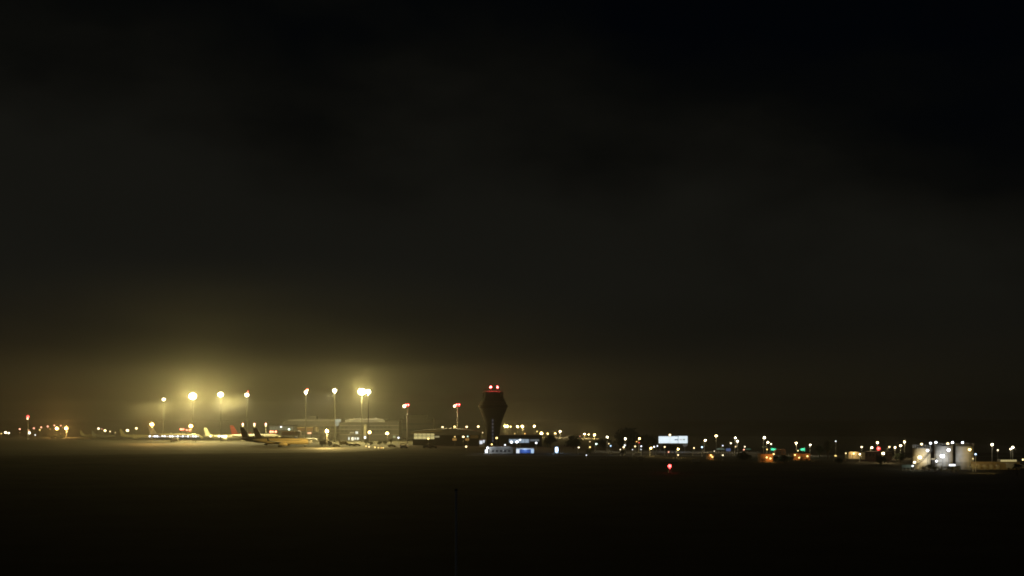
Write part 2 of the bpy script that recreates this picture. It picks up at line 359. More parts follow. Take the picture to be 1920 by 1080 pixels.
# ------------------------------------------------------------------ aircraft
def airliner(label, px_tail, yb, s, mats, px_nose=None, yaw=0, lit=None, belly=None, nose=None, name='airliner', fin_root=None, group='airliners parked on the apron', dark_win=True, gear=True, L=37.5):
    """nose points along +X; px_tail is the photo column of the tail cone tip"""
    D = dist(yb); p = pos(px_tail, yb, D)
    t = thing(name, label, 'airliner', (p.x, p.y, 0), yaw, group)
    body, fin, eng, wing = mats
    rr = 1.98*s; cz = 3.55*s
    X = lambda f: f*s
    st = [(0.12, 0, .9), (.45, 1.0, .85), (.95, 3.5, .62), (1.45, 7, .36), (1.8, 10, .12), (1.98, 13, 0), (1.98, L - 6.2, 0), (1.9, L - 4.4, -.05), (1.62, L - 2.8, -.16), (1.2, L - 1.4, -.33), (.7, L - .5, -.5), (.2, L, -.6)]
    prof = [(r*s, X(x), cz + o*s*1.0) for r, x, o in st]
    b = MB(); b.lathe(prof, seg=28, axis='X'); b.build('fuselage', body, t, smooth=True)
    if belly:
        b = MB(); b.lathe([(r*1.012 + .01, x, o) for r, x, o in prof[2:-2]], seg=14, axis='X', caps=False, a0=R(186), a1=R(354))
        b.build('belly', belly, t, smooth=True)
    if nose:
        b = MB(); b.lathe([(r*1.012 + .01, x, o) for r, x, o in prof[-4:]], seg=24, axis='X'); b.build('nose_cone', nose, t, smooth=True)
    ft = 11.8*s; fz = cz + 1.55*s
    b = MB(); b.prism([(X(1.6), fz), (X(0.1), ft), (X(2.5), ft), (X(6.2), fz + .75*s), (X(9.6), fz + .35*s)], -.16*s, .16*s); b.build('tail_fin', fin, t)
    if fin_root:
        b = MB(); b.prism([(X(1.55), fz), (X(1.0), fz + 2.2*s), (X(4.6), fz + 2.2*s), (X(6.3), fz + .78*s), (X(9.4), fz + .38*s)], -.18*s, .18*s); b.build('fin_root', fin_root, t)
    for sd in (-1, 1):
        pts = [(X(2.0), sd*.6*s), (X(5.2), sd*.6*s), (X(2.2), sd*6.2*s), (X(.6), sd*6.2*s)]
        b = MB(); b.prism(pts, cz + .85*s, cz + 1.05*s, 'XY'); b.build('tailplane', wing, t)
        b = MB(); zw = cz - 1.1*s
        A = [(X(15.2), sd*1.5*s, zw), (X(22.3), sd*1.5*s, zw), (X(18.6), sd*7*s, zw + .55*s), (X(13.6), sd*16.6*s, zw + 1.5*s), (X(12.0), sd*16.6*s, zw + 1.5*s), (X(14.6), sd*6*s, zw + .45*s)]
        lo = [b.bm.verts.new(v) for v in A]; hi = [b.bm.verts.new((v[0], v[1], v[2] + .28*s)) for v in A]
        for i in range(6):
            j = (i+1) % 6; b.bm.faces.new((lo[i], lo[j], hi[j], hi[i]))
        b.bm.faces.new(lo[::-1]); b.bm.faces.new(hi)
        wg = b.build('wing', wing, t)
        b = MB(); b.prism([(X(12.0), zw + 1.5*s), (X(13.6), zw + 1.5*s), (X(12.2), zw + 3.9*s), (X(11.3), zw + 3.9*s)], sd*16.6*s - .06, sd*16.6*s + .06); b.build('winglet', fin, wg)
        b = MB(); b.lathe([(.62*s, X(17.6)), (.95*s, X(19.2)), (1.12*s, X(21.2)), (1.0*s, X(22.2)), (.82*s, X(22.25)), (.5*s, X(21.4))], c=(0, sd*5.7*s, cz - 1.75*s), seg=20, axis='X')
        b.box(X(18.2), X(21.4), sd*5.7*s - .12*s, sd*5.7*s + .12*s, cz - .95*s, cz - .45*s)
        b.build('engine', eng, t, smooth=False)
    if gear:
        for gx, gy, gr in ((16.9, -3.6, .58), (16.9, 3.6, .58), (L - 5.0, 0, .4)):
            b = MB(); b.tube((X(gx), gy*s, cz - 1.2*s), (X(gx), gy*s, gr*s), .16*s); g = b.build('landing_gear', M['steel'], t)
            for sy in (-.42, .42):
                b = MB(); b.lathe([(gr*.8*s, -.16*s), (gr*s, -.12*s), (gr*s, .12*s), (gr*.8*s, .16*s)], seg=16)
                for v in b.bm.verts: v.co = Vector((v.co.x + X(gx), v.co.z + (gy + sy)*s, v.co.y + gr*s))
                b.build('wheel', M['rubber'], g)
    # cockpit glazing and cabin windows
    b = MB()
    for sd in (-1, 1):
        for i in range(3):
            x = L - 2.75 + i*.55
            y0 = (1.52 - i*.34)*s
            b.box(X(x), X(x) + .42*s, sd*y0 - .12*s, sd*y0 + .12*s, cz + .35*s, cz + .75*s)
    b.build('cockpit_window', M['glass'], t)
    if lit:
        for f, dia, hue, st_ in lit:
            b = MB(); b.ball((X(f), -1.94*s if 12 < f < L-6 else -1.94*s*min(1, .45 + f*.045), cz + .42*s), dia/2, 1, .35, 1.0, sub=2); b.build('cabin_window', lampmat(hue, st_), t, smooth=True)
    elif dark_win:
        b = MB()
        for i in range(28):
            x = 9.5 + i*.78
            if x < L - 6:
                for sd in (-1, 1): b.box(X(x), X(x) + .26*s, sd*1.95*s - .05*s, sd*1.95*s + .05*s, cz + .3*s, cz + .7*s)
        b.build('window_row', M['glass'], t)
    return t
W = M['white']
airliner('ochre airliner with dark tail fin standing closest on the apron', 474, 838, .86, (M['ochre'], M['darkpaint'], M['ochre'], M['greypaint']), nose=W)
airliner('dark airliner almost hidden behind the ochre one, its dark tail fin showing', 450, 835.2, .86, (M['darkpaint'], M['darkpaint'], M['darkpaint'], M['darkpaint']), name='airliner')
airliner('white airliner with red tail fin', 430.5, 828, .875, (W, M['red'], W, W))
airliner('small white airliner with short pale fin, its nose behind the front of the ochre one', 549, 830, .5, (W, W, W, W), L=31, fin_root=M['blue'])
hs = []
for i in range(20):
    big = i not in (1, 7, 10, 12, 14, 16, 19)
    hs.append((1.6 + i*1.87*35.0/37.5, (.86 if big else .42), 'C', 26 if big else 14))
airliner('airliner with a bright row of lit cabin windows and a blue belly', 277, 829, .92, (M['olive'], W, W, W), lit=hs, belly=M['blue'])
airliner('grey finned airliner with a few lit windows behind the red tail fin', 382, 826.5, .72, (M['greypaint'], M['greypaint'], W, M['greypaint']),
         lit=[(6.5, .9, 'N', 14), (14.2, 1.3, 'C', 18), (16.6, 1.2, 'C', 16), (18.6, 1.2, 'C', 18), (20.6, 1.2, 'C', 18)])
airliner('small pale yellow airliner with swept fin west of the lit cabin windows', 224, 823.5, .58, (M['olive'], M['olive'], M['olive'], M['olive']))
airliner('tiny distant pale tail fin between the big orange lamps and the white lamp row', 149, 822, .5, (M['olive'], M['olive'], M['olive'], M['olive']), yaw=R(35))
airliner('dim distant tail fin closest to the white lamp row at the west', 171, 822, .48, (M['greypaint'], M['greypaint'], M['greypaint'], M['greypaint']), yaw=R(40))

# ------------------------------------------------------------------ buildings
def root(name, label, cat, px, yb, group=None, D=None):
    D = D or dist(yb); p = pos(px, yb, D)
    t = thing(name, label, cat, (p.x, D, 0), 0, group)
    t['_x'] = px; return t, D, mpp(D)
def local(t, D, px, py):  # photo pixel -> local x, z on the plane y = D
    return (px - t['_x'])*mpp(D), EYE - (py - HZ)*mpp(D)
def pbox(t, D, name, m, x0, x1, y0, y1, d0=0, d1=.3):
    """box part between photo columns x0..x1 and rows y0..y1, from d0 to d1 behind the facade plane"""
    a, zt = local(t, D, x0, y0); c_, zb = local(t, D, x1, y1)
    b = MB(); b.box(a, c_, d0, d1, max(zb, 0) if zb > -.6 else zb, zt); return b.build(name, m, t)
def glowmat(name, col, s): return emit(name, col, s, .3)

# terminal with long pale roof edge
t, D, k = root('terminal_building', 'long hazy terminal with pale layered roof behind the airliners', 'terminal', 570, 822.5)
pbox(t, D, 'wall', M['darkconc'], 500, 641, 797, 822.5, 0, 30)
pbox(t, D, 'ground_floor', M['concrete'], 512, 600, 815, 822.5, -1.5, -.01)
b = MB(); L_ = lambda x, y: local(t, D, x, y)
b.prism([L_(527, 796), L_(537, 788.5), L_(560, 785.6), L_(641, 785.4), L_(641, 796.9)], -3, 34); b.build('roof', M['roof'], t)
pbox(t, D, 'roof_edge', M['white'], 541, 628, 786.3, 789.6, -3.4, -3.02)
pbox(t, D, 'canopy_edge', M['concrete'], 560, 628, 796.5, 799, -4.5, -3.1)
pbox(t, D, 'roof_plant', M['roof'], 577, 592.5, 780.5, 785.5, 2, 9)
pbox(t, D, 'glazing', glowmat('green lit glazing', (.62, .8, .66), .10), 505, 550, 799.6, 806.6, -.12, -.02)
for i in range(9): pbox(t, D, 'mullion', M['darksteel'], 505 + i*5.6, 505.5 + i*5.6, 799.5, 806.7, -.3, -.13)
pbox(t, D, 'lit_panel', glowmat('pale lit panel', (.8, .95, .82), .42), 629.2, 639.8, 786.4, 791, -3.3, -3.05)
pbox(t, D, 'lit_panel', glowmat('pale lit panel two', (.75, .95, .85), .26), 629.2, 636, 791.2, 798.5, -3.3, -3.05)
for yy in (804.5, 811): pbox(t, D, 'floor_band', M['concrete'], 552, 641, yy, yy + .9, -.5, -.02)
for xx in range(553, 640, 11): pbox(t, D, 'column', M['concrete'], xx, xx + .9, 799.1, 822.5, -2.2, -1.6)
for xx in range(555, 640, 11): pbox(t, D, 'window', M['glass'], xx, xx + 7.4, 800, 803.6, -.1, -.01)
# dark terminal wing
t, D, k = root('terminal_wing', 'dark lower terminal wing with a short row of lit windows beside the pale pylon', 'terminal', 695, 826.5)
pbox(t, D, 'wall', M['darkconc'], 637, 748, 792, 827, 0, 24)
pbox(t, D, 'roof', M['roof'], 648, 722, 786.5, 791.9, -2, 26)
pbox(t, D, 'roof_edge', M['white'], 655, 719, 784.9, 786.3, -2.6, -1)
pbox(t, D, 'annex_wall', M['darkconc'], 722.2, 748, 788.5, 791.8, 2, 20)
for yy in (797.5, 804.4, 814.6): pbox(t, D, 'floor_band', M['concrete'], 637, 681.8, yy, yy + .7, -.45, -.02); pbox(t, D, 'floor_band', M['concrete'], 687.4, 748, yy, yy + .7, -.45, -.02)
for xx in (639, 646.5, 690, 697.5, 705, 712.5, 720, 727.5): pbox(t, D, 'window', M['glass'], xx, xx + 5, 799.4, 803, -.1, -.01); pbox(t, D, 'window', M['glass'], xx, xx + 5, 806.4, 810.4, -.1, -.01)
pbox(t, D, 'roof_plant', M['darkconc'], 664, 676, 782.6, 784.8, 4, 9); pbox(t, D, 'roof_plant', M['steel'], 700, 706, 783.2, 784.8, 5, 9)
win = glowmat('lit window', (.85, .95, .9), .9); winw = glowmat('warm lit window', (1, .93, .66), 1.4); wind = glowmat('dim window', (.9, .85, .7), .12)
for x0, x1, y0, y1, m in ((666.5, 671.5, 809, 813.4, win), (656, 664, 810, 812.4, wind), (653, 655.6, 819.5, 825, win), (659, 663, 819.6, 825.6, winw), (664.4, 667.4, 820, 824.4, win), (669, 673, 820, 824.6, win), (737, 741.5, 817, 821, glowmat('green tinted window', (.4, .8, .6), .2))):
    f = pbox(t, D, 'window', M['darksteel'], x0 - .3, x1 + .3, y0 - .3, y1 + .3, -.1, -.01)
    a, zt = local(t, D, x0, y0); c_, zb = local(t, D, x1, y1); b = MB(); b.box(a, c_, -.16, -.11, zb, zt); b.build('pane', m, f)
t, D, k = root('pylon', 'tall pale pylon standing against the dark terminal wing', 'pylon', 684, 829)
pbox(t, D, 'shaft', M['concrete'], 682.2, 686.6, 796, 829, 0, 1.5); pbox(t, D, 'cap', M['darksteel'], 681.8, 687, 795, 795.9, -.1, 1.6)
pbox(t, D, 'foot_light', lampmat('C', 5), 683, 686, 818.4, 822, -.4, -.02)
# dark block behind the hall
t, D, k = root('office_block', 'dark stepped block behind the yellow lit hall', 'building', 778, 822)
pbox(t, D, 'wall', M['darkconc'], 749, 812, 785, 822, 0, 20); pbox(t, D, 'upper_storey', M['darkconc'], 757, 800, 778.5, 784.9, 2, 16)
pbox(t, D, 'window_band', M['glass'], 752, 810, 793, 797, -.1, -.01); pbox(t, D, 'window_band', M['glass'], 752, 810, 804, 808, -.1, -.01)
# yellow lit hall with curved roof
t, D, k = root('lit_hall', 'hall with yellow lit louvred front under a dark curved roof beside the tower', 'hall', 838, 834.5)
pbox(t, D, 'wall', M['darkconc'], 774, 899, 815, 834.5, 0, 26)
b = MB(); L_ = lambda x, y: local(t, D, x, y)
b.prism([L_(771, 812.6), L_(771, 809.6), L_(790, 807), L_(812, 805.2), L_(835, 804), L_(852, 803.6), L_(874, 805.4), L_(893, 808.6), L_(902, 811.5), L_(902.5, 813.6), L_(897, 815.6), L_(816, 815.9), L_(814, 812.4)], -3, 27); b.build('roof', M['roof'], t)
b = MB(); b.prism([L_(771.5, 811.9), L_(790, 809.6), L_(812, 807.8), L_(828, 806.9), L_(828, 808), L_(812, 809.4), L_(790, 811.2), L_(772, 812.9)], -3.3, -3.02); b.build('roof_edge', M['cream'], t)
pbox(t, D, 'facade_glow', glowmat('yellow facade glow', (1, .84, .34), .62), 775.8, 815, 813, 823.2, -.2, -.01)  # glowing sheet stands in for a wall lit by lamps
pbox(t, D, 'facade_glow', glowmat('yellow facade glow two', (1, .86, .45), .3), 815.3, 824, 817.2, 820.4, -.2, -.01)
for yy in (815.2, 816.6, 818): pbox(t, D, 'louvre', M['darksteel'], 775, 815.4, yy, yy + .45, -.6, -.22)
for x in range(6): pbox(t, D, 'louvre_post', M['darksteel'], 775.6 + x*7.8, 776.2 + x*7.8, 812.8, 823.3, -.8, -.61)
oran = glowmat('orange lit window', (1, .5, .11), .3)
for x0, x1 in ((848.2, 856), (872.2, 879.6)):
    f = pbox(t, D, 'window', M['darksteel'], x0 - .3, x1 + .3, 821.3, 826.3, -.1, -.01); a, zt = local(t, D, x0, 821.6); c_, zb = local(t, D, x1, 826)
    b = MB(); b.box(a, c_, -.16, -.11, zb, zt); b.build('pane', oran, f)
pbox(t, D, 'side_wall', M['tan'], 882, 897, 816.2, 822, -.3, -.02)
G_H = 'small lamps around the yellow lit hall'
for a in [(803, 822.5, 835.5, 4, 'Y', 14, 'small lamp under the louvred yellow front of the hall'),
          (852.9, 818.8, 835.5, 2.6, 'Y', 6, 'tiny lamp over the first orange window of the hall'),
          (868.8, 819, 836, 4.6, 'W', 16, 'brighter lamp between the two orange windows of the hall'),
          (877, 818.3, 835.5, 2.6, 'G', 7, 'tiny lamp over the second orange window of the hall'),
          (874, 837.5, 845, 4, 'W', 14, 'low lamp in the dark below the orange windows of the hall'),
          (904.5, 811.2, 830, 2.8, 'W', 6, 'tiny lamp at the eastern tip of the curved roof'),
          (747.2, 820.8, 831, 4, 'C', 9, 'bluish lamp at the end of the dark terminal wing'),
          (527, 800.5, 826, 3.6, 'C', 9, 'pale lamp in front of the green lit terminal glazing'),
          (542, 805, 826.5, 4.4, 'G', 14, 'greenish white lamp low against the green lit terminal glazing')]:
    street_lamp(*a, G_H if a[0] > 745 else 'pale lamps in front of the terminal glazing')
G_P = 'lamps of the far car park behind the tower'
for a in [(829.8, 800.8, 817, 4.4, 'W', 16, 'lamp above the west slope of the curved hall roof'),
          (852.6, 800.2, 817, 5.4, 'Y', 16, 'yellow lamp peeping over the crown of the curved hall roof'),
          (875, 800.3, 817, 4.6, 'W', 18, 'lamp above the east slope of the curved hall roof'),
          (896.7, 799.8, 817, 5, 'W', 20, 'lamp in the gap between the curved roof and the tower'),
          (947, 799.2, 817, 6, 'Y', 22, 'first lamp east of the tower shaft, touching its twin'),
          (951.6, 799.2, 817, 4.8, 'Y', 20, 'second lamp east of the tower shaft, smaller twin of the first'),
          (957.5, 799.8, 817, 3.2, 'Y', 10, 'small third lamp east of the tower shaft'),
          (970.5, 800.3, 817, 5.4, 'Y', 22, 'fourth lamp east of the tower shaft in a wide gap'),
          (979.5, 799.8, 817, 6.2, 'Y', 22, 'fifth lamp east of the tower shaft with a wide yellow glow'),
          (1001.8, 799, 817, 5, 'Y', 20, 'lonely high yellow lamp between the fifth lamp and the tall one'),
          (965, 813, 819, 2.2, 'Y', 5, 'tiny low lamp over the annex roof below the fourth lamp'),
          (984, 813, 819, 3, 'O', 7, 'tiny low amber lamp over the annex roof below the fifth lamp'),
          (1007, 809, 818, 2.8, 'Y', 10, 'tiny lamp just above the large low yellow lamp'),
          (1015, 813, 820, 7, 'Y', 26, 'large low yellow lamp at the east end of the annex roof'),
          (1027, 813, 820, 4.2, 'Y', 16, 'medium lamp after the large low yellow lamp'),
          (1040.6, 812.7, 820, 4, 'Y', 14, 'dimmer lamp below the tall pale lamp east of the tower'),
          (1050, 808.8, 820, 5, 'W', 22, 'tall pale lamp over the dark trees east of the tower'),
          (1096, 814, 822, 4.8, 'Y', 18, 'first of three yellow lamps above a dark flat roof'),
          (1104, 814.3, 822, 3.2, 'W', 16, 'middle and smallest of three yellow lamps above a dark flat roof'),
          (1114.6, 815.4, 822, 6, 'Y', 22, 'last and largest of three yellow lamps above a dark flat roof')]:
    street_lamp(*a, G_P, watts=9000 if a[0] > 940 and a[3] > 4.6 else 0)
# annex east of tower
t, D, k = root('annex_building', 'long dark annex east of the tower with blue white lit front', 'building', 976, 837)
pbox(t, D, 'wall', M['darkconc'], 937, 1016, 817, 837, 0, 18); pbox(t, D, 'roof', M['roof'], 936, 1017, 815.2, 816.9, -1, 19)
blu = glowmat('blue white lit glazing', (.62, .80, 1), .48)
pbox(t, D, 'glazing', blu, 954, 992, 823.4, 830.2, -.2, -.01)
for i in range(6): pbox(t, D, 'mullion', M['darksteel'], 954 + i*7.4, 954.5 + i*7.4, 823.2, 830.4, -.35, -.21)
pbox(t, D, 'glazing', glowmat('dim blue white glazing', (.7, .8, .9), .16), 994, 1011, 823.6, 827.4, -.2, -.01)
G_X = 'small lamps at the annex and the tower foot'
for a in [(959, 829, 842, 5.4, 'C', 26, 'white lamp against the west part of the lit annex front'),
          (969.2, 828.6, 842, 5.4, 'C', 26, 'white lamp against the middle of the lit annex front'),
          (975, 824.8, 842, 4, 'C', 18, 'smaller white lamp higher on the lit annex front'),
          (1005.4, 830.5, 843, 4.2, 'C', 14, 'white lamp in front of the dim east end of the annex'),
          (931.4, 821.2, 842, 4.4, 'Y', 18, 'yellow lamp against the tower shaft'),
          (922, 833.2, 846, 3.6, 'Y', 14, 'small yellow lamp at the foot of the tower'),
          (947, 834.2, 847, 3.4, 'C', 9, 'faint white lamp over the pale low roof')]: street_lamp(*a, G_X)
t, D, k = root('lit_kiosk', 'bright white lit kiosk hugging the west foot of the tower', 'kiosk', 905, 838)
pbox(t, D, 'wall', M['white'], 898.5, 911.5, 825, 838, .1, 5); pbox(t, D, 'roof', M['roof'], 897.6, 912.2, 823.9, 824.9, -.4, 5.4)
pbox(t, D, 'lit_window', lampmat('C', 1.1), 899.5, 904.5, 826.4, 832.4, -.05, .08); pbox(t, D, 'lit_window', lampmat('C', 1.1), 906, 908.4, 824.8, 830, -.05, .08)
pbox(t, D, 'door', M['darksteel'], 908.8, 910.8, 828, 838, 0, .09)
t, D, k = root('low_building', 'low pale walled building with grey roof in front of the tower', 'building', 938, 850)
pbox(t, D, 'wall', M['concrete'], 917, 962, 841.8, 850, 0, 9)
b = MB(); L_ = lambda x, y: local(t, D, x, y); b.prism([L_(914, 841.7), L_(919, 837.6), L_(957, 836.6), L_(963, 841.7)], -.8, 10); b.build('roof', M['roof'], t)
pbox(t, D, 'lit_door', lampmat('C', 1.6), 909.6, 914.6, 843, 849.4, -.3, .3); pbox(t, D, 'door_light', lampmat('C', 3), 912.4, 915.8, 837.6, 842, -1.1, -.81)
for x in range(5): pbox(t, D, 'window', M['glass'], 922 + x*7.6, 926.4 + x*7.6, 844, 847.4, -.06, -.01)
light('POINT', 'lamp_light', t, ((916 - 938)*k, -3.2, 2.2), 'C', 420, .3); light('POINT', 'lamp_light', t, ((945 - 938)*k, -5, 3.2), 'C', 330, .3)
t, D, k = root('entrance_canopy', 'blue white lit gate shaped entrance canopy with two bright posts', 'canopy', 984.5, 849.8)
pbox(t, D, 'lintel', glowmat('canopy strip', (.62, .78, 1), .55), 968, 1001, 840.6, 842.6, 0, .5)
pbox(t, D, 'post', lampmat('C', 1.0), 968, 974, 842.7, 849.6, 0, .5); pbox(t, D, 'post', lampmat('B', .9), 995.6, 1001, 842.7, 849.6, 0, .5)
pbox(t, D, 'back_wall', M['blue'], 974.2, 995.4, 842.7, 849.7, 1.2, 1.6); pbox(t, D, 'roof', M['roof'], 966.6, 1002.4, 839.7, 840.5, -.8, 3)
light('POINT', 'lamp_light', t, (0, -1, 1.4), 'B', 160, .3)
t, D, k = root('lit_cabinet', 'small glowing blue white cabinet alone in the dark field east of the canopy', 'cabinet', 1043.6, 850)
pbox(t, D, 'frame', M['darksteel'], 1040.4, 1046.9, 837.8, 850, .02, 1.2); pbox(t, D, 'lit_front', lampmat('B', 5), 1041.2, 1046.2, 838.6, 848, -.1, 0)
light('POINT', 'lamp_light', t, (0, -1.2, 1.6), 'B', 600, .3)
# jet bridges
for (x0, x1, y0, y1, yb, lab, wl) in ((528, 553, 809.5, 816.5, 830.5, 'dark striped jet bridge between the white airliners', False), (557, 586, 802, 808, 828, 'jet bridge behind the small white airliner with a pinkish glowing panel', True)):
    t, D, k = root('jet_bridge', lab, 'jet bridge', (x0 + x1)/2, yb, 'jet bridges of the terminal')
    pbox(t, D, 'tunnel', M['darkpaint'], x0, x1, y0, y1, 0, 3); pbox(t, D, 'roof', M['tan'], x0 - .4, x1 + .4, y0 - 1, y0 - .05, -.2, 3.2)
    for i in range(3): pbox(t, D, 'stripe', M['terra'], x0, x1, y0 + 1 + i*2, y0 + 1.6 + i*2, -.05, -.005)
    for xx in (x0 + 2, x1 - 3): pbox(t, D, 'leg', M['darksteel'], xx, xx + 1.4, y1 + .05, yb, .8, 2)
    b = MB(); a, zt = local(t, D, x1 + 1.5, y0 - 1); _, zb = local(t, D, 0, y1 + 1); b.lathe([(1.9, zb), (1.9, zt), (.4, zt + .5)], c=(a + 1.2, 1.5, 0), seg=16); b.build('cab', M['darkpaint'], t)
    if wl: pbox(t, D, 'red_glow_panel', lampmat('P', 1.2), 576.5, 584, 810.5, 813.6, -.4, -.2); pbox(t, D, 'bracket', M['darksteel'], 579.6, 580.6, 808.05, 810.4, -.3, -.2)  # glowing panel stands in for a winglet lit red
red_mast(512.4, 811, 827.5, 'row of three red lights above the nose of the white airliner', [(507.4, 809.6, 3.8), (511.4, 809.6, 3.4), (517, 809.6, 3.8)], cat='warning lights', name='warning_light_bar', red='S', rs=24)
red_mast(341.4, 806.4, 824, 'pair of red lights above the roof of the lit airliner, west pair', [(339.2, 805, 3.8), (343.6, 805, 3.4)], cat='warning lights', name='warning_light_bar', red='S', rs=24)
red_mast(353, 808, 824, 'pair of red lights just under the big amber lamp of the lit airliner', [(350.2, 806.4, 3), (355.6, 806.4, 3.2)], cat='warning lights', name='warning_light_bar', red='S', rs=24)
# ------------------------------------------------------------------ vehicles
def vehicle(px, yb, L, paint, label, kind='car', rz=0, group='vehicles parked by the terminal', D=None):
    D = D or dist(yb); p = pos(px, yb, D)
    t = thing('parked_' + kind, label, kind, (p.x, D, 0), rz, group)
    h = {'car': 1.45, 'van': 2.1, 'truck': 3.0}[kind]; w = .9 if kind == 'car' else 1.05
    if kind == 'car': pr = [(-L/2, .35), (-L/2, .85), (-L*.42, .95), (-L*.26, h), (L*.14, h), (L*.28, .98), (L*.48, .85), (L/2, .6), (L/2, .35)]
    elif kind == 'van': pr = [(-L/2, .4), (-L/2, h), (L*.26, h), (L*.4, 1.25), (L/2, 1.05), (L/2, .4)]
    else: pr = [(-L/2, .6), (-L/2, h), (L*.2, h), (L*.2, 2.5), (L*.42, 2.5), (L*.5, 1.5), (L*.5, .6)]
    b = MB(); b.prism(pr, -w, w); bmesh.ops.bevel(b.bm, geom=b.bm.edges[:], offset=.06, segments=1, affect='EDGES'); b.build('body', paint, t)
    b = MB(); zt, zb = h - .12, (.98 if kind == 'car' else h - .75)
    x0, x1 = (-L*.27, L*.18) if kind == 'car' else (L*.12, L*.3)
    b.prism([(x0 - .2, zb), (x0 + .1, zt), (x1 - .1, zt), (x1 + .25, zb)], -w - .01, w + .01); b.build('side_window', M['glass'], t)
    for sx in (-.3, .31):
        for sy in (-1, 1):
            b = MB(); b.lathe([(.32, -.1), (.34, 0), (.32, .1)], seg=14)
            for v in b.bm.verts: v.co = Vector((v.co.x + sx*L, v.co.z + sy*(w - .05), v.co.y + .34))
            b.build('wheel', M['rubber'], t)
    return t
vehicle(102.5, 821.5, 6, M['olive'], 'first pale yellow lit van under the first big orange lamp', 'van', group='vans under the big orange lamps')
vehicle(112.5, 821.8, 5, M['olive'], 'second shorter pale yellow lit van between the two big orange lamps', 'van', group='vans under the big orange lamps')
vehicle(645, 834.5, 5.2, M['cream'], 'cream van standing west of the lit terminal windows', 'van')
vehicle(631, 838, 4.4, M['darkpaint'], 'dark car on the lit strip of apron behind the amber lamp', 'car')
vehicle(660, 836.5, 4.2, M['white'], 'white car under the lit terminal windows', 'car')
vehicle(669.5, 836.5, 4.2, M['greypaint'], 'grey car next to the white car under the lit terminal windows', 'car')
vehicle(611, 836, 7, M['greypaint'], 'grey service truck by the foot of the amber lamp', 'truck')
vehicle(756, 835.5, 4.4, M['white'], 'white car at the foot of the short mast west of the hall', 'car')
vehicle(757.5, 840.5, 4.2, M['white'], 'white car standing in front of another near the short mast', 'car')
vehicle(735, 838.5, 4.4, M['darkpaint'], 'dark car beside the row of small yellow marker lights', 'car')
vehicle(800, 840, 4.4, M['greypaint'], 'first grey car parked before the yellow lit hall', 'car')
vehicle(812, 840.6, 4.4, M['tan'], 'tan car parked before the yellow lit hall', 'car')
vehicle(1896.5, 880.5, 2.6*1.6, M['white'], 'white van parked beside the palm at the east edge', 'van', group='vehicles at the fuel depot')
vehicle(1912, 880, 4.0, M['white'], 'white car half hidden behind the palm at the east edge', 'car', group='vehicles at the fuel depot')
G_M = 'small yellow marker lights by the terminal shrubs'
for i, (x, y, d, hh) in enumerate(((686.5, 836.6, 2.8, 'Y'), (692, 837.8, 3.4, 'W'), (703, 838.6, 3.6, 'Y'), (709.4, 839.3, 2.8, 'Y'), (714.6, 839.7, 2.4, 'O'), (718.6, 839.7, 3, 'Y'))):
    lab = ['westernmost and highest marker light', 'whitest marker light, second from the west', 'biggest yellow marker light near the middle', 'marker light just east of the biggest one', 'faintest amber marker light, second from the east', 'easternmost marker light'][i]
    street_lamp(x, y, y + 3.4, d, hh, 5, lab + ' in the low row below the shrubs', G_M, name='marker_light', cat='marker light')

# ------------------------------------------------------------------ vegetation
def tree(px, yb, w_px, top, label, name='tree', cat='tree', leaf='leafdark', n=900, D=None, group=None, flat=1.0):
    D = D or dist(yb); k = mpp(D); p = pos(px, yb, D)
    H = EYE - (top - HZ)*k; Rr = w_px*k/2
    t = thing(name, label, cat, (p.x, D, 0), 0, group)
    rnd = random.Random(int(px*7 + yb*13))
    shrub = H < 1.5*Rr
    zc = H*.5 if shrub else H - Rr*.75*flat - .1
    b = MB(); tips = []
    hz = H*.25 if shrub else max(H*.35, .5)
    b.tube((0, 0, -.05), (0, 0, hz), .04*H + .05, .03*H + .03, 8)
    for i in range(7):
        a = rnd.random()*6.28; rr = Rr*rnd.uniform(.35, .75)
        q = Vector((rr*math.cos(a), rr*math.sin(a), min(H*.92, zc + rnd.uniform(-.3, .6)*Rr*flat)))
        b.tube((0, 0, hz*rnd.uniform(.6, 1)), q, .02*H + .02, .008*H + .01, 5); tips.append(q)
    b.build('trunk', M['bark'], t)
    b = MB(); cl = []
    hz2 = min((H - zc), zc) if shrub else Rr*.75*flat
    for i in range(16):
        u = Vector((rnd.gauss(0, 1), rnd.gauss(0, 1), rnd.gauss(0, 1))).normalized()*rnd.uniform(.35, .8)
        cl.append((Vector((u.x*Rr, u.y*Rr, zc + u.z*hz2)), Rr*rnd.uniform(.22, .42)))
    ls = max(.05, Rr*.09)
    for i in range(n):
        c0, cr = cl[i % 16]
        q = c0 + Vector((rnd.gauss(0, .5), rnd.gauss(0, .5), rnd.gauss(0, .42)))*cr*1.2
        if q.z < .05 or q.z > H: q.z = min(max(q.z, .06), H)
        u = Vector((rnd.gauss(0, 1), rnd.gauss(0, 1), rnd.gauss(0, 1))).normalized(); v = u.orthogonal().normalized()
        s_ = ls*rnd.uniform(.6, 1.4)
        b.bm.faces.new([b.bm.verts.new(q + d_) for d_ in (u*s_, v*s_*.6, -u*s_, -v*s_*.6)])
    b.build('crown', M[leaf], t); return t
tree(1181, 843, 58, 803.5, 'big dark dome shaped tree behind two lamps west of the billboard', n=2200, flat=1.1)
tree(1216, 844, 44, 814, 'lower dark tree between the dome shaped tree and the billboard', n=1400)
tree(1075, 842, 34, 814, 'dark tree between the glowing cabinet and the three yellow lamps', n=1100)
tree(1032, 840, 30, 816, 'dark tree behind the lamp row east of the annex', n=1000)
tree(1132, 842, 34, 822, 'dark tree beneath the last of the three yellow lamps', n=1000)
tree(1250, 850, 26, 829.5, 'dark bushy tree covering the lower edge of the billboard', n=900)
tree(1264, 851, 18, 831, 'small round tree under the middle of the billboard', n=700)
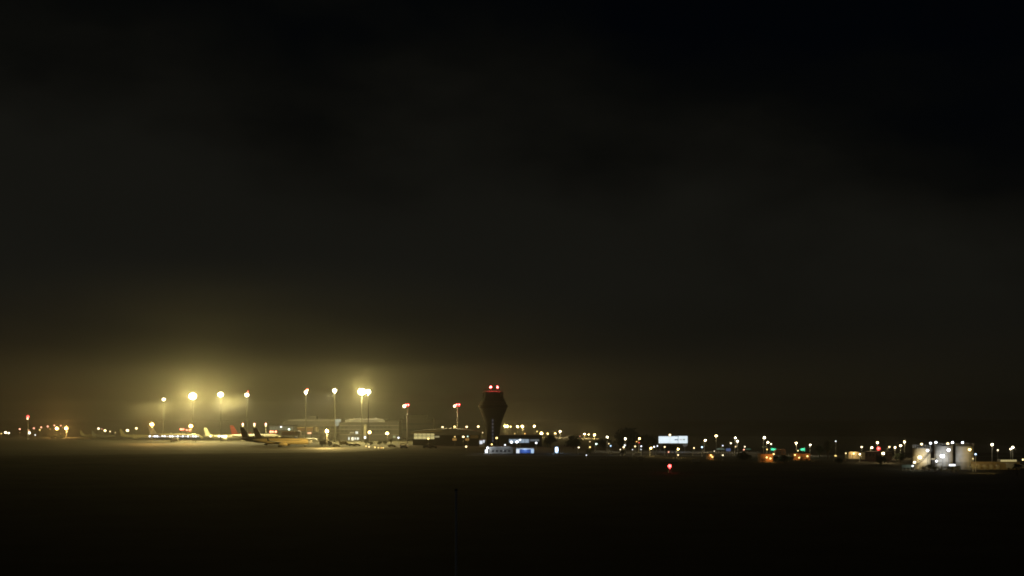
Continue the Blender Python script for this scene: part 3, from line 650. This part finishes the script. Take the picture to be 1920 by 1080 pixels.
tree(1319, 846, 15, 827.5, 'yellow lit tree under a warm lamp east of the billboard', leaf='leaf', n=700)
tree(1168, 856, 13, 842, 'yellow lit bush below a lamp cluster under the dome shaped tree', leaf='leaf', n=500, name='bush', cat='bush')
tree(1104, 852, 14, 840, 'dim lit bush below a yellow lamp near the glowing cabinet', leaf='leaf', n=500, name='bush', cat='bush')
tree(1432, 850, 12, 834, 'thin dim tree under the two stacked lamps by the green sign', leaf='leaf', n=500)
tree(1552, 860, 26, 826, 'tall dark tree west of the tan lit house', n=900)
tree(1537, 858, 20, 834, 'dark tree standing west of the tall dark one', n=700)
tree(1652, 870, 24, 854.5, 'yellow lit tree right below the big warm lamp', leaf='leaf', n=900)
tree(1688, 868, 26, 845, 'dark tree between the big warm lamp and the fuel tanks', n=800)
tree(1470, 868, 22, 851, 'dark bush between the two orange lit houses', n=700, name='bush', cat='bush')
tree(1395, 862, 30, 846, 'wide dark tree west of the first orange lit house', n=800)
tree(1573, 870, 22, 855, 'dark bush below the small twin yellow lights', n=600, name='bush', cat='bush')
for x, yb, w, tp, lab in ((1430, 869, 9, 858, 'dark bush before the west end of the first orange lit house'), (1455, 868, 13, 853, 'dark bush before the east corner of the first orange lit house'),
                          (1502, 865, 9, 856.5, 'dark bush before the middle of the second orange lit house'), (1512, 865.5, 7, 859, 'low dark bush before the east part of the second orange lit house'), (1484, 865, 10, 855, 'dark bush at the west corner of the second orange lit house')):
    tree(x, yb, w, tp, lab, n=420, name='bush', cat='bush')
G_S = 'dark shrubs at the foot of the fuel tanks'
for x, w, tp, lab in ((1733, 14, 872, 'dark shrub at the foot of the warm lit tank with stairs'), (1742, 16, 867.5, 'taller dark shrub between the first and second tank'), (1753, 15, 871, 'dark shrub at the west base of the middle tank'),
                      (1764, 16, 873, 'low dark shrub below the big white flood of the middle tank'), (1775, 15, 871.5, 'dark shrub behind the white tube light'), (1786, 15, 872.5, 'dark shrub at the east base of the middle tank'), (1796, 14, 871, 'dark shrub at the west base of the grey tank')):
    tree(x, 884, w, tp, lab, n=420, name='shrub', cat='shrub', group=G_S)
G_TS = 'shrubs lit by the amber lamps before the terminal'
for x, yb, w, tp, lab in ((686, 834, 12, 823, 'pale lit shrub at the foot of the pylon'), (696, 834.5, 11, 826, 'lit shrub under the amber lamp beside the pylon'), (712, 835, 12, 825, 'lit shrub midway between the two amber lamps'), (722, 835, 11, 824, 'lit shrub just west of the second amber lamp'), (733, 835, 10, 822, 'lit shrub just east of the second amber lamp')):
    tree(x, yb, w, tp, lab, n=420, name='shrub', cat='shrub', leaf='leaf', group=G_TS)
# palm
D = dist(893); k = mpp(D); p = pos(1907, 893, D)
t = thing('palm_tree', 'dark palm at the east edge in front of the white parked van', 'palm tree', (p.x, D, 0)); H = EYE - (872 - HZ)*k
b = MB(); b.lathe([(.22, 0), (.16, .4), (.13, H*.6), (.15, H)], seg=8); b.build('trunk', M['bark'], t)
b = MB(); rnd = random.Random(4)
for i in range(26):
    a = i*2.4; el = rnd.uniform(-.1, .9); Ln = 1.75; prev = None
    for j in range(9):
        f = j/8; r_ = Ln*f*math.cos(el*(1 - f*.5)); zz = H + Ln*f*math.sin(el) - 1.5*f*f
        q = Vector((r_*math.cos(a), r_*math.sin(a), zz)); w_ = .26*math.sin(math.pi*min(1, f*.9 + .1)); sd = Vector((-math.sin(a), math.cos(a), -.35))*w_; sd2 = Vector((math.sin(a), -math.cos(a), -.35))*w_
        if prev:
            for m_, n_ in ((sd, prev[1]), (sd2, prev[2])):
                b.bm.faces.new([b.bm.verts.new(v) for v in (prev[0], q, q + m_, prev[0].lerp(q, .45) + n_)])
        prev = (q, sd, sd2)
b.build('crown', M['leafdark'], t)

# ------------------------------------------------------------------ billboard
t, D, k = root('billboard', 'wide white lit billboard in two panels over dark trees', 'billboard', 1262, 846)
bm_ = glowmat('billboard face', (.80, .94, 1), 1.05)
pbox(t, D, 'panel', bm_, 1235, 1270.9, 818.2, 831, -.25, -.02); pbox(t, D, 'panel', bm_, 1272, 1289, 817.6, 831, -.25, -.02)
pbox(t, D, 'back_frame', M['darksteel'], 1234.4, 1289.6, 817.4, 831.4, 0, .5)
for x in (1240, 1262, 1284): pbox(t, D, 'post', M['darksteel'], x - .7, x + .7, 831.5, 846, .05, .45)
pbox(t, D, 'skirt', M['concrete'], 1280.5, 1289, 831.6, 836.6, -.1, .04)
pbox(t, D, 'mark', glowmat('blue mark', (.10, .22, .5), .22), 1264.6, 1270.6, 823.4, 825.6, -.3, -.26)
pbox(t, D, 'mark', glowmat('red mark', (.75, .35, .38), .35), 1274, 1278.8, 823.6, 825.2, -.3, -.26); pbox(t, D, 'mark', glowmat('green mark', (.42, .55, .3), .35), 1280.2, 1284.2, 823, 825.4, -.3, -.26)
light('POINT', 'lamp_light', t, (0, -9, 5.5), 'C', 900, 3)
# ------------------------------------------------------------------ east lamps
red_mast(1255.6, 878, 886, 'red beacon on a short post alone in the dark field below the billboard', [(1255.6, 873.9, 6.4)], cat='beacon', name='red_beacon', w=60, rs=40)
G_E = 'street lamps between the billboard and the car park'
for a in [(1086, 818, 838, 3, 'P', 5, 'dim reddish lamp over the dark tree west of three yellow lamps'),
          (1104, 828, 846, 2.6, 'W', 3, 'very faint lamp under the middle yellow lamp'),
          (1116, 832.6, 848, 4.4, 'G', 16, 'greenish white lamp below the largest of three yellow lamps'),
          (1138.4, 819.4, 846, 5.4, 'N', 24, 'bright white lamp west of the dome shaped tree'),
          (1141.5, 832, 850, 2.8, 'W', 8, 'small warm lamp below the bright white one west of the dome tree'),
          (1145, 836, 852, 3.6, 'B', 8, 'bluish lamp beneath a small warm lamp west of the dome tree'),
          (1083, 839, 852, 3.6, 'N', 13, 'low white lamp just east of the glowing cabinet'),
          (1104, 838.5, 852, 3.8, 'Y', 12, 'low yellow lamp above the dim lit bush'),
          (1099.4, 853.4, 861, 3, 'C', 4, 'lowest faint bluish lamp near the glowing cabinet'),
          (1163, 842.8, 854, 2.8, 'N', 7, 'small low lamp west of the lamp cluster over the lit bush'),
          (1169.4, 838.6, 854, 4.2, 'W', 18, 'warm lamp right above the yellow lit bush'),
          (1171.4, 835, 853, 3.4, 'C', 14, 'cool lamp touching the warm lamp above the yellow lit bush'),
          (1172.5, 822.6, 848, 5, 'N', 22, 'white lamp in front of the middle of the dome shaped tree'),
          (1197.2, 822.4, 848, 5.2, 'Y', 20, 'yellow lamp in front of the east side of the dome shaped tree'),
          (1191.6, 828.2, 849, 3, 'O', 4, 'dim amber lamp low beside the yellow lamp of the dome tree'),
          (1198.4, 830, 849, 2.6, 'R', 5, 'tiny red lamp under the yellow lamp of the dome tree'),
          (1188.8, 837, 853, 3.6, 'W', 13, 'warm lamp under the gap between the dome tree lamps'),
          (1186, 843, 854, 2.4, 'C', 3, 'faint cool lamp below the gap between the dome tree lamps'),
          (1202.4, 836.8, 853, 3.4, 'C', 11, 'cool lamp with a faint twin below it east of the dome tree'),
          (1201.8, 842.6, 854, 2.4, 'C', 3, 'faint twin below a cool lamp east of the dome tree'),
          (1218.4, 840, 855, 5.4, 'Y', 22, 'bright yellow lamp leading the row below the billboard'),
          (1224.3, 837.6, 853, 3.6, 'C', 14, 'cool lamp right after the bright yellow one below the billboard'),
          (1230.4, 836.2, 853, 3, 'C', 9, 'slim cool lamp at the west corner of the billboard'),
          (1246.3, 838, 854, 3.6, 'W', 14, 'warm lamp under the west half of the billboard'),
          (1251.3, 847.4, 857, 3.2, 'P', 8, 'pinkish lamp low between the billboard and the red beacon'),
          (1269.4, 842, 858, 4.8, 'Y', 20, 'yellow lamp under the panel joint of the billboard'),
          (1269, 853, 862, 3.6, 'W', 9, 'pale low lamp straight below a yellow one under the billboard'),
          (1256, 815.5, 850, 5, 'W', 18, 'lamp rising over the top edge of the billboard', 0),
          (1299, 840, 855, 3.4, 'W', 14, 'small lamp first east of the billboard'),
          (1320.4, 825.6, 848, 5.4, 'W', 26, 'warm lamp over the yellow lit tree', 1500),
          (1316.2, 838.4, 856, 3.8, 'B', 16, 'blue lamp on a visible pole below the yellow lit tree'),
          (1342.6, 817.4, 846, 6.2, 'W', 28, 'highest and brightest lamp between the billboard and the green sign'),
          (1339.4, 846, 856, 2.4, 'N', 4, 'faint lamp west of the pale green canopy'),
          (1353, 835.6, 855, 3, 'C', 9, 'cool slim lamp over the pale green canopy'),
          (1355.3, 853.6, 863, 3.4, 'N', 10, 'low white lamp below the pale green canopy'),
          (1368.2, 831, 852, 3.8, 'N', 16, 'white lamp over the small blue panel'),
          (1377, 837.4, 853, 2.8, 'W', 9, 'tiny lamp under the stacked pair of white lamps'),
          (1378.6, 821.2, 848, 4.8, 'N', 22, 'upper one of the stacked pair of white lamps'),
          (1382.7, 827.4, 849, 5.2, 'N', 26, 'lower one of the stacked pair of white lamps'),
          (1396.4, 837.6, 854, 3.2, 'N', 11, 'white lamp directly above a small orange red lamp'),
          (1394.8, 843, 854, 3.2, 'P', 8, 'small orange red lamp beside the dim green bar'),
          (1431.2, 820.8, 850, 6, 'N', 28, 'top and biggest of three lamps stepping down to the green sign'),
          (1437.6, 829.2, 852, 5, 'W', 26, 'middle of three lamps stepping down to the green sign'),
          (1443.6, 832.6, 853, 3.8, 'N', 16, 'lowest of three lamps stepping down to the green sign'),
          (1438.2, 842.6, 856, 3.2, 'Y', 9, 'small yellow lamp at the tip of the first green sign'),
          (1493, 830.6, 853, 5, 'W', 22, 'warm lamp west of the second green sign'),
          (1519, 834.2, 854, 4.4, 'N', 20, 'white lamp east of the second green sign'),
          (1494, 845, 858, 3, 'W', 8, 'small lamp under the warm one by the second green sign'),
          (1567, 827.2, 858, 3, 'C', 9, 'thin cool lamp beside the tall dark tree'),
          (1563.4, 854.4, 864, 3, 'Y', 7, 'first of the small twin yellow lights near the dark bush'),
          (1567.6, 854.8, 864, 2.8, 'Y', 6, 'second of the small twin yellow lights near the dark bush'),
          (1586, 850, 864, 3, 'W', 11, 'small lamp just west of the tan lit house'),
          (1612.2, 851.6, 866, 4, 'W', 18, 'lamp at the east corner of the tan lit house', 260),
          (1615.5, 838.2, 860, 4, 'N', 18, 'white lamp first in the chain over the big warm lamp'),
          (1632.2, 839.2, 860, 5.6, 'W', 24, 'larger warm lamp second in the chain over the big warm lamp'),
          (1645, 830, 858, 5.4, 'W', 24, 'high lamp straight above the red lamp near the tanks'),
          (1655.8, 850.2, 868, 7, 'W', 36, 'big warm lamp lighting a tree west of the tanks', 1600),
          (1651.8, 859, 868, 3, 'Y', 8, 'small yellow lamp tucked under the big warm lamp'),
          (1665.2, 838, 860, 4, 'W', 18, 'smallest lamp of the chain between the red lamp and the tanks'),
          (1678.2, 839, 860, 5, 'W', 22, 'lower middle lamp of the chain rising toward the tanks'),
          (1688.3, 835.6, 860, 5, 'W', 22, 'upper middle lamp of the chain rising toward the tanks'),
          (1696, 828.6, 858, 5.2, 'W', 24, 'topmost lamp of the chain rising toward the tanks'),
          (1859.8, 833.6, 870, 6, 'N', 26, 'white lamp high above the tan wall east of the tanks'),
          (1870.8, 844, 872, 3.6, 'N', 16, 'small white lamp between the two high lamps east of the tanks'),
          (1898.8, 838.4, 872, 5.2, 'N', 24, 'upper one of the merged twin lamps near the east edge'),
          (1894.8, 842, 872, 4.2, 'N', 20, 'lower one of the merged twin lamps near the east edge'),
          (1918, 861.8, 876, 4, 'W', 14, 'warm lamp cut by the east edge of the photo')]:
    street_lamp(*a[:7], G_E if a[0] < 1560 else 'street lamps around the fuel tanks', watts=a[7] if len(a) > 7 else (900 if a[3] >= 4.4 and a[4] in 'WYN' else 0), arm=.5 if int(a[0]) % 3 == 0 else 0)
red_mast(1647.2, 842.4, 862, 'single red lamp inside the chain of white lamps near the tanks', [(1647.2, 841, 6)], cat='beacon', name='red_lamp', w=250, rs=22)
# ------------------------------------------------------------------ small lit structures east
for x0, x1, y0, yb, lab in ((1126, 1137, 855.6, 860, 'low pale wall below the blue lamp west of the dome shaped tree'), (1176, 1183, 857.4, 861.4, 'short low pale wall below the yellow lit bush'),
                            (1196, 1207, 857.2, 861.6, 'low pale wall below the cool lamp with a faint twin'), (1239, 1272, 862, 866.4, 'long low pale wall just above the red beacon'), (1297, 1312, 861.4, 866.4, 'low pale wall below the first small lamp east of the billboard')):
    t, D, k = root('low_wall', lab, 'wall', (x0 + x1)/2, yb, 'low pale walls along the road'); tag(t, kind='thing')
    pbox(t, D, 'panel', M['cream'], x0, x1, y0 + .5, yb, 0, .3); pbox(t, D, 'coping', M['concrete'], x0 - .2, x1 + .2, y0, y0 + .45, -.05, .35)
t, D, k = root('canopy', 'pale green lit canopy low between two lamps', 'canopy', 1352.5, 856)
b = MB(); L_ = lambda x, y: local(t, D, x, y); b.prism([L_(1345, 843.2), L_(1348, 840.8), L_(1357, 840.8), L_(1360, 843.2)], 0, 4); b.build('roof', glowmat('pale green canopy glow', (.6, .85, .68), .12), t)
for x in (1347, 1358): pbox(t, D, 'post', M['darksteel'], x - .4, x + .4, 843.3, 856, .5, .8)
t, D, k = root('blue_panel', 'small dim blue lit panel east of the pale green canopy', 'sign', 1365.6, 856)
pbox(t, D, 'panel', glowmat('blue panel', (.28, .42, .95), .22), 1361.4, 1369.8, 840.8, 845.8, -.1, 0); pbox(t, D, 'frame', M['darksteel'], 1361, 1370.2, 840.4, 846.2, .01, .3); pbox(t, D, 'post', M['darksteel'], 1365, 1366.2, 846.3, 856, .05, .25)
t, D, k = root('green_strip', 'dim green light strip beside the small orange red lamp', 'sign', 1403, 856)
pbox(t, D, 'tube', glowmat('green tube', (.25, .7, .42), .14), 1398.8, 1407.4, 841.2, 843, -.1, 0); pbox(t, D, 'back', M['darksteel'], 1398.4, 1407.8, 840.9, 843.3, .01, .2); pbox(t, D, 'post', M['darksteel'], 1402.6, 1403.4, 843.4, 856, .03, .18)
for (xa, pts, lab) in ((1450, [(1445.4, 844.6), (1445.4, 840.2), (1448.6, 840.9), (1455, 841.3), (1455, 842.9), (1448, 844.6)], 'bright green sign tapering to the east over the first orange house'),
                       (1504.6, [(1499.6, 842.7), (1502.4, 840.9), (1507.4, 840.9), (1507.4, 839.8), (1509, 839.8), (1509, 846.4), (1507.8, 846.4), (1507, 844.6), (1502, 844.6)], 'bright green sign pointing to the west over the second orange house')):
    t, D, k = root('green_sign', lab, 'sign', xa, 858, 'green lit signs')
    b = MB(); b.prism([local(t, D, *q) for q in pts], -.15, 0); b.build('face', glowmat('green sign glow', (.12, 1, .52), .55), t)
    pbox(t, D, 'post', M['darksteel'], xa - .5, xa + .5, 840.5, 858, .02, .3)
    light('POINT', 'lamp_light', t, (0, -1, EYE - (842 - HZ)*k), 'E', 130, .4)
def house(x0, x1, top, yb, label, wall, lamps, roofm, watts, group=None, hue='O'):
    t, D, k = root('house', label, 'house', (x0 + x1)/2, yb, group)
    pbox(t, D, 'wall', wall, x0, x1, top + 1.2, yb, 0, 6)
    b = MB(); L_ = lambda x, y: local(t, D, x, y); b.prism([L_(x0 - .8, top + 1.15), L_(x0 + 1.4, top - .8), L_(x1 - 1.4, top - .8), L_(x1 + .8, top + 1.15)], -.5, 6.5); b.build('roof', roofm, t)
    n = max(2, int((x1 - x0)/6))
    for i in range(n):
        xc = x0 + (i + .5)*(x1 - x0)/n
        f = pbox(t, D, 'window', M['darksteel'], xc - 1.1, xc + 1.1, top + 3.4, top + 7.2, -.06, -.005)
    pbox(t, D, 'door', M['bark'], (x0 + x1)/2 - 3.6, (x0 + x1)/2 - 2, top + 4.4, yb, -.05, -.004)
    for (lx, ly) in lamps:
        a, zz = local(t, D, lx, ly); b = MB(); b.ball((a, -.55, zz), .3, sub=2); b.tube((a, 0, zz), (a, -.4, zz), .05, seg=5); b.build('wall_lamp', lampmat('Y', 7), t, smooth=True)
        light('POINT', 'lamp_light', t, (a, -1.6, zz - .1), hue, watts, .25)
    return t
G_O = 'orange lit houses by the road'
house(1426, 1449, 852, 866, 'first orange lit house, the brighter and wider lit front', M['terra'], [(1437, 857.5), (1444, 859.5), (1450, 851.4)], M['terra'], 105, G_O)
house(1488, 1519, 851, 862.5, 'second orange lit house with bright ends and a dark middle', M['terra'], [(1490, 853), (1513.4, 855.4), (1498, 858)], M['terra'], 62, G_O)
house(1328, 1338, 852.5, 861.5, 'small flame orange lit hut west of the canopy', M['terra'], [(1332.4, 853.5), (1335.4, 856.6)], M['terra'], 52, G_O)
house(1454, 1473, 843.6, 853, 'dim reddish house behind the dark bush', M['terra'], [], M['terra'], 0, None)
house(1591, 1612, 848, 860, 'tan lit house between the twin yellow lights and the lamp chain', M['tan'], [(1600, 850.5)], M['tan'], 330, None, 'W')
house(1622, 1672, 847.5, 862, 'wide dim house behind the big warm lamp', M['tan'], [], M['darkconc'], 0, None)
# ------------------------------------------------------------------ fuel depot
D0 = dist(880); k0 = mpp(D0)
def tank(px, rpx, top, label, paint, dy=0, stairs=False):
    D = D0 + dy; k = mpp(D); p = pos(px, 880, D); r = rpx*k; h = EYE - (top - HZ)*k
    t = thing('fuel_tank', label, 'fuel tank', (p.x, D, 0), 0, 'fuel storage tanks')
    b = MB(); b.lathe([(r, 0), (r, h*.33), (r + .03, h*.335), (r + .03, h*.345), (r, h*.35), (r, h*.66), (r + .03, h*.665), (r + .03, h*.675), (r, h*.68), (r, h)], seg=48); o = b.build('shell', paint, t)
    for f in o.data.polygons: f.use_smooth = abs(f.normal.z) < .3 and f.area > .05
    b = MB(); b.lathe([(r + .06, h + .002), (r + .06, h + .1), (r*.5, h + .35), (.1, h + .5)], seg=48); b.build('roof', M['roof'], t)
    b = MB()
    for i in range(22):
        a, a2 = 2*math.pi*i/22, 2*math.pi*(i + 1)/22
        for zz in (.55, 1.0): b.tube((r*math.cos(a), r*math.sin(a), h + zz), (r*math.cos(a2), r*math.sin(a2), h + zz), .025, seg=4)
        b.tube((r*math.cos(a), r*math.sin(a), h + .08), (r*math.cos(a), r*math.sin(a), h + 1.0), .025, seg=4)
    b.build('railing', M['steel'], t)
    if stairs:
        b = MB(); n = 26
        for i in range(n):
            a = R(205) + R(120)*i/n; a2 = R(205) + R(120)*(i + 1)/n; zz = .3 + (h - .6)*i/n
            for rr in (r + .05, r + .75):
                b.tube((rr*math.cos(a), rr*math.sin(a), zz), (rr*math.cos(a2), rr*math.sin(a2), zz + (h - .6)/n), .05, seg=4)
            b.tube(((r + .05)*math.cos(a), (r + .05)*math.sin(a), zz), ((r + .75)*math.cos(a), (r + .75)*math.sin(a), zz), .06, seg=4)
            b.tube(((r + .75)*math.cos(a), (r + .75)*math.sin(a), zz), ((r + .75)*math.cos(a), (r + .75)*math.sin(a), zz + .9), .02, seg=4)
            b.tube(((r + .75)*math.cos(a), (r + .75)*math.sin(a), zz + .9), ((r + .75)*math.cos(a2), (r + .75)*math.sin(a2), zz + .9 + (h - .6)/n), .025, seg=4)
        b.build('stairs', M['darksteel'], t)
    return t, D, r, h
tank(1728, 16.2, 840.5, 'warm lit fuel tank with a diagonal stair', M['tank1'], 0, True)
tank(1769, 16.6, 836.8, 'middle fuel tank lit bluish white by a big flood', M['tank2'], 1.5)
tank(1808.8, 16.3, 837, 'grey fuel tank with a beige lit east side', M['tank2'], .5)
t = thing('pipe_bridge', 'short pale pipe bridge joining the first and middle tank', 'pipe bridge', (pos(1748.4, 860, D0).x, D0, 0))
b = MB(); zz = EYE - (860.5 - HZ)*k0; b.tube((-.62, -.4, zz), (.62, -.4, zz), .2, seg=10); b.build('pipe', M['cream'], t)
b = MB(); b.box(-.6, .6, -.7, -.1, zz - .34, zz - .24); b.box(-.1, .1, -.5, -.3, 0, zz - .35); b.build('support', M['darksteel'], t)
G_D = 'depot lamps at the fuel tanks'
for a in [(1728, 832.8, 878, 5, 'W', 24, 'warm lamp over the roof of the first tank', 0, -1),
          (1744.7, 831, 878, 5.2, 'C', 26, 'cool lamp over the east rim of the first tank', 0, -1),
          (1754.8, 829.6, 878, 5.4, 'C', 28, 'cool lamp over the west rim of the middle tank', 0, -1),
          (1777, 831.8, 878, 5.4, 'W', 26, 'warm lamp of the close pair over the middle tank', 0, -1),
          (1786, 829.8, 878, 5.6, 'C', 28, 'cool lamp of the close pair over the middle tank', 0, -1),
          (1804.8, 829.8, 878, 5, 'C', 26, 'cool lamp over the grey tank roof', 0, -1),
          (1739.2, 844.6, 881.8, 5.8, 'C', 30, 'cool flood at the upper east side of the first tank', 900, 0),
          (1724.6, 857.6, 881.8, 8, 'N', 36, 'big pinkish white flood in the middle of the first tank', 800, 0),
          (1714.8, 866.8, 881.8, 5.2, 'N', 26, 'small white flood at the lower west side of the first tank', 900, 0),
          (1756, 864.6, 881.8, 4.8, 'C', 26, 'slim cool flood at the lower west side of the middle tank', 500, 0),
          (1767, 855, 881.8, 9, 'C', 40, 'biggest cool flood in the middle of the middle tank', 520, 0),
          (1778.8, 843.8, 881.8, 7, 'C', 38, 'tall cool flood at the upper east side of the middle tank', 700, 0),
          (1818, 843, 881.8, 6.4, 'Y', 30, 'warm flood at the upper east side of the grey tank', 520, 0),
          (1829.2, 851.6, 884, 3.8, 'B', 14, 'small blue lamp just east of the grey tank', 0, 0),
          (1824.3, 860, 884, 2.6, 'W', 6, 'tiny warm lamp on the east edge of the grey tank', 0, 0),
          (1711.2, 873.6, 886, 4, 'C', 12, 'low bluish lamp at the end of the pale barrier', 0, 0)]:
    street_lamp(*a[:7], G_D, watts=a[7], name='depot_lamp', cat='depot lamp')
t, D, k = root('tube_light', 'horizontal white tube light above the dark shrubs of the middle tank', 'tube light', 1785, 887)
pbox(t, D, 'tube', lampmat('C', 4), 1779.4, 1790.8, 870.4, 873.6, -.2, -.02); pbox(t, D, 'housing', M['darksteel'], 1779, 1791.2, 869.9, 874, 0, .2)
for x in (1781, 1789): pbox(t, D, 'post', M['darksteel'], x - .3, x + .3, 874.1, 887, .02, .18)
t, D, k = root('barrier', 'low pale barrier west of the first tank', 'barrier', 1698, 882)
pbox(t, D, 'panel', M['concrete'], 1691, 1709, 871.4, 877, 0, .3)
for x in (1692, 1699, 1707): pbox(t, D, 'post', M['concrete'], x - .6, x + .6, 877.1, 882, 0, .3)
light('POINT', 'lamp_light', t, ((1709 - 1698)*k, -2.4, 1.6), 'G', 60, .3)
t, D, k = root('boundary_wall', 'long tan wall running east from the grey tank', 'wall', 1862, 881.5); tag(t, kind='thing')
pbox(t, D, 'panel', M['tan'], 1828, 1920, 867.5, 881.5, 3.5, 3.9); pbox(t, D, 'coping', M['tan'], 1827.6, 1920, 866.4, 867.4, 3.4, 4)
for x in range(9): pbox(t, D, 'pier', M['tan'], 1833 + x*10.6, 1834.2 + x*10.6, 867.6, 881.5, 3.3, 3.49)
G_B = 'row of small round ended tanks before the tan wall'
for i, x in enumerate((1825, 1836, 1848, 1860, 1872)):
    lab = ['dimmest first round ended tank touching the grey tank', 'second round ended tank after the grey tank, brightest', 'third and middle round ended tank in the row', 'fourth round ended tank in the row', 'last round ended tank toward the parked white van'][i]
    t, D, k = root('bullet_tank', lab, 'gas tank', x, 881, G_B)
    rr = 4.7*k; b = MB(); b.lathe([(rr*.3, -1.6), (rr*.8, -1.45), (rr, -1.1), (rr, 1.1), (rr*.8, 1.45), (rr*.3, 1.6)], seg=24)
    for v in b.bm.verts: v.co = Vector((v.co.x, v.co.z + 1.6, v.co.y + rr + .18))
    b.build('shell', M['cream'], t, smooth=True)
    for yy in (.6, 2.5): b = MB(); b.box(-rr*.7, rr*.7, yy, yy + .25, 0, .35); b.build('saddle', M['concrete'], t)
t, D, k = root('lit_awning', 'flat yellow lit awning over the east end of the tan wall', 'awning', 1891, 880)
pbox(t, D, 'lit_edge', glowmat('yellow awning glow', (1, .84, .36), .42), 1876.2, 1906, 862.2, 868.2, -.15, -.02); pbox(t, D, 'roof', M['roof'], 1875.8, 1906.4, 861.6, 868.3, 0, 3)
for x in (1877.4, 1904.8): pbox(t, D, 'post', M['darksteel'], x - .4, x + .4, 868.4, 880, .1, .3)
wl, Dw, kw = root('tank_fill_bar', 'added light bar on posts to brighten the round ended tanks', 'light bar', 1850, 889)
pbox(wl, Dw, 'fill_housing', M['darksteel'], 1834, 1866, 885.4, 886, 0, .2)
for x in (1836, 1864): pbox(wl, Dw, 'post', M['darksteel'], x - .3, x + .3, 886.05, 889, .02, .18)
for x in (1830, 1843, 1856, 1868): light('SPOT', 'lamp_light', wl, ((x - 1850)*kw, .7, EYE - (885 - HZ)*kw), 'Y', 1500, .2, (0, 1, .32), 90)  # added spots, no visible source, brighten the round ended tanks
# foreground pole
D = 60; p = pos(855, 920, D)
t = thing('field_post', 'slender dim upright pole in the dark field below the tower', 'pole', (p.x, D, 0))
b = MB(); b.lathe([(.09, 0), (.06, p.z*.6), (.045, p.z)], seg=10); b.build('shaft', M['white'], t)
b = MB(); b.lathe([(.07, p.z), (.07, p.z + .05), (.02, p.z + .1)], seg=10); b.build('cap', M['darksteel'], t)

# ------------------------------------------------------------------ sky, moonlight, camera, render
w = bpy.data.worlds.new('World'); sc.world = w; w.use_nodes = True
n, l = w.node_tree.nodes, w.node_tree.links
sky = n.new('ShaderNodeTexSky'); sky.sky_type = 'NISHITA'; sky.sun_disc = False
sky.sun_elevation = R(-6); sky.sun_rotation = R(200)
bg = n['Background']; bg.inputs['Strength'].default_value = .05; l.new(sky.outputs['Color'], bg.inputs['Color'])
# night overcast: drifting cloud faintly lit by the town below, thinning overhead and to the east
tc = n.new('ShaderNodeTexCoord'); sx = n.new('ShaderNodeSeparateXYZ'); l.new(tc.outputs['Generated'], sx.inputs[0])
nz = n.new('ShaderNodeTexNoise'); nz.inputs['Scale'].default_value = 5.5; nz.inputs['Detail'].default_value = 5
mp = n.new('ShaderNodeMapping'); mp.inputs['Scale'].default_value = (1, 1, 2.2); l.new(tc.outputs['Generated'], mp.inputs[0]); l.new(mp.outputs[0], nz.inputs['Vector'])
def math_node(op, a, b_):
    m_ = n.new('ShaderNodeMath'); m_.operation = op
    for i_, v in enumerate((a, b_)):
        if isinstance(v, (int, float)): m_.inputs[i_].default_value = v
        else: l.new(v, m_.inputs[i_])
    return m_.outputs[0]
cover = math_node('ADD', sx.outputs['Z'], math_node('MULTIPLY', sx.outputs['X'], .21))
cover = math_node('ADD', cover, math_node('MULTIPLY', math_node('SUBTRACT', nz.outputs['Fac'], .5), .26))
cr = n.new('ShaderNodeValToRGB'); l.new(cover, cr.inputs['Fac'])
els = cr.color_ramp.elements
els[0].position = .0; els[0].color = (.0083, .0082, .0064, 1); els[1].position = .31; els[1].color = (.0002, .0007, .0016, 1)
for ps, c_ in ((.13, (.0069, .0069, .0054, 1)), (.18, (.0046, .0046, .0037, 1)), (.225, (.0024, .0026, .0023, 1)), (.265, (.0010, .0014, .0017, 1))):
    e_ = els.new(ps); e_.color = c_
bg2 = n.new('ShaderNodeBackground'); l.new(cr.outputs['Color'], bg2.inputs['Color']); 
hz_ = n.new('ShaderNodeMapRange'); hz_.inputs['From Min'].default_value = -.01; hz_.inputs['From Max'].default_value = .085; hz_.inputs['To Min'].default_value = .3; hz_.inputs['To Max'].default_value = .95
l.new(sx.outputs['Z'], hz_.inputs['Value']); l.new(hz_.outputs['Result'], bg2.inputs['Strength'])
ad = n.new('ShaderNodeAddShader'); l.new(bg.outputs[0], ad.inputs[0]); l.new(bg2.outputs[0], ad.inputs[1]); l.new(ad.outputs[0], n['World Output'].inputs['Surface'])
sd = bpy.data.lights.new('moonlight', 'SUN'); sd.energy = .012; sd.angle = R(.5); sd.color = (.8, .87, 1)
so = bpy.data.objects.new('moonlight', sd); COL.objects.link(so); so.rotation_euler = (R(55), 0, R(-20))
cd = bpy.data.cameras.new('camera'); cam = bpy.data.objects.new('camera', cd); COL.objects.link(cam)
cam.location = (0, 0, EYE); cam.rotation_euler = (R(90), 0, 0)
cd.sensor_width = 36; cd.lens = 36*F/1920; cd.shift_y = (HZ - 540)/1920
cd.clip_start = .5; cd.clip_end = 12000
sc.camera = cam
sc.view_settings.view_transform = 'Standard'; sc.view_settings.look = 'None'; sc.view_settings.exposure = 0; sc.view_settings.gamma = 1
cy = sc.cycles
cy.max_bounces = 4; cy.diffuse_bounces = 2; cy.glossy_bounces = 2; cy.transmission_bounces = 2; cy.volume_bounces = 0
cy.caustics_reflective = False; cy.caustics_refractive = False
cy.sample_clamp_indirect = 3; cy.use_light_tree = True
cy.pixel_filter_type = 'BLACKMAN_HARRIS'; cy.filter_width = 1.8
cy.use_denoising = True
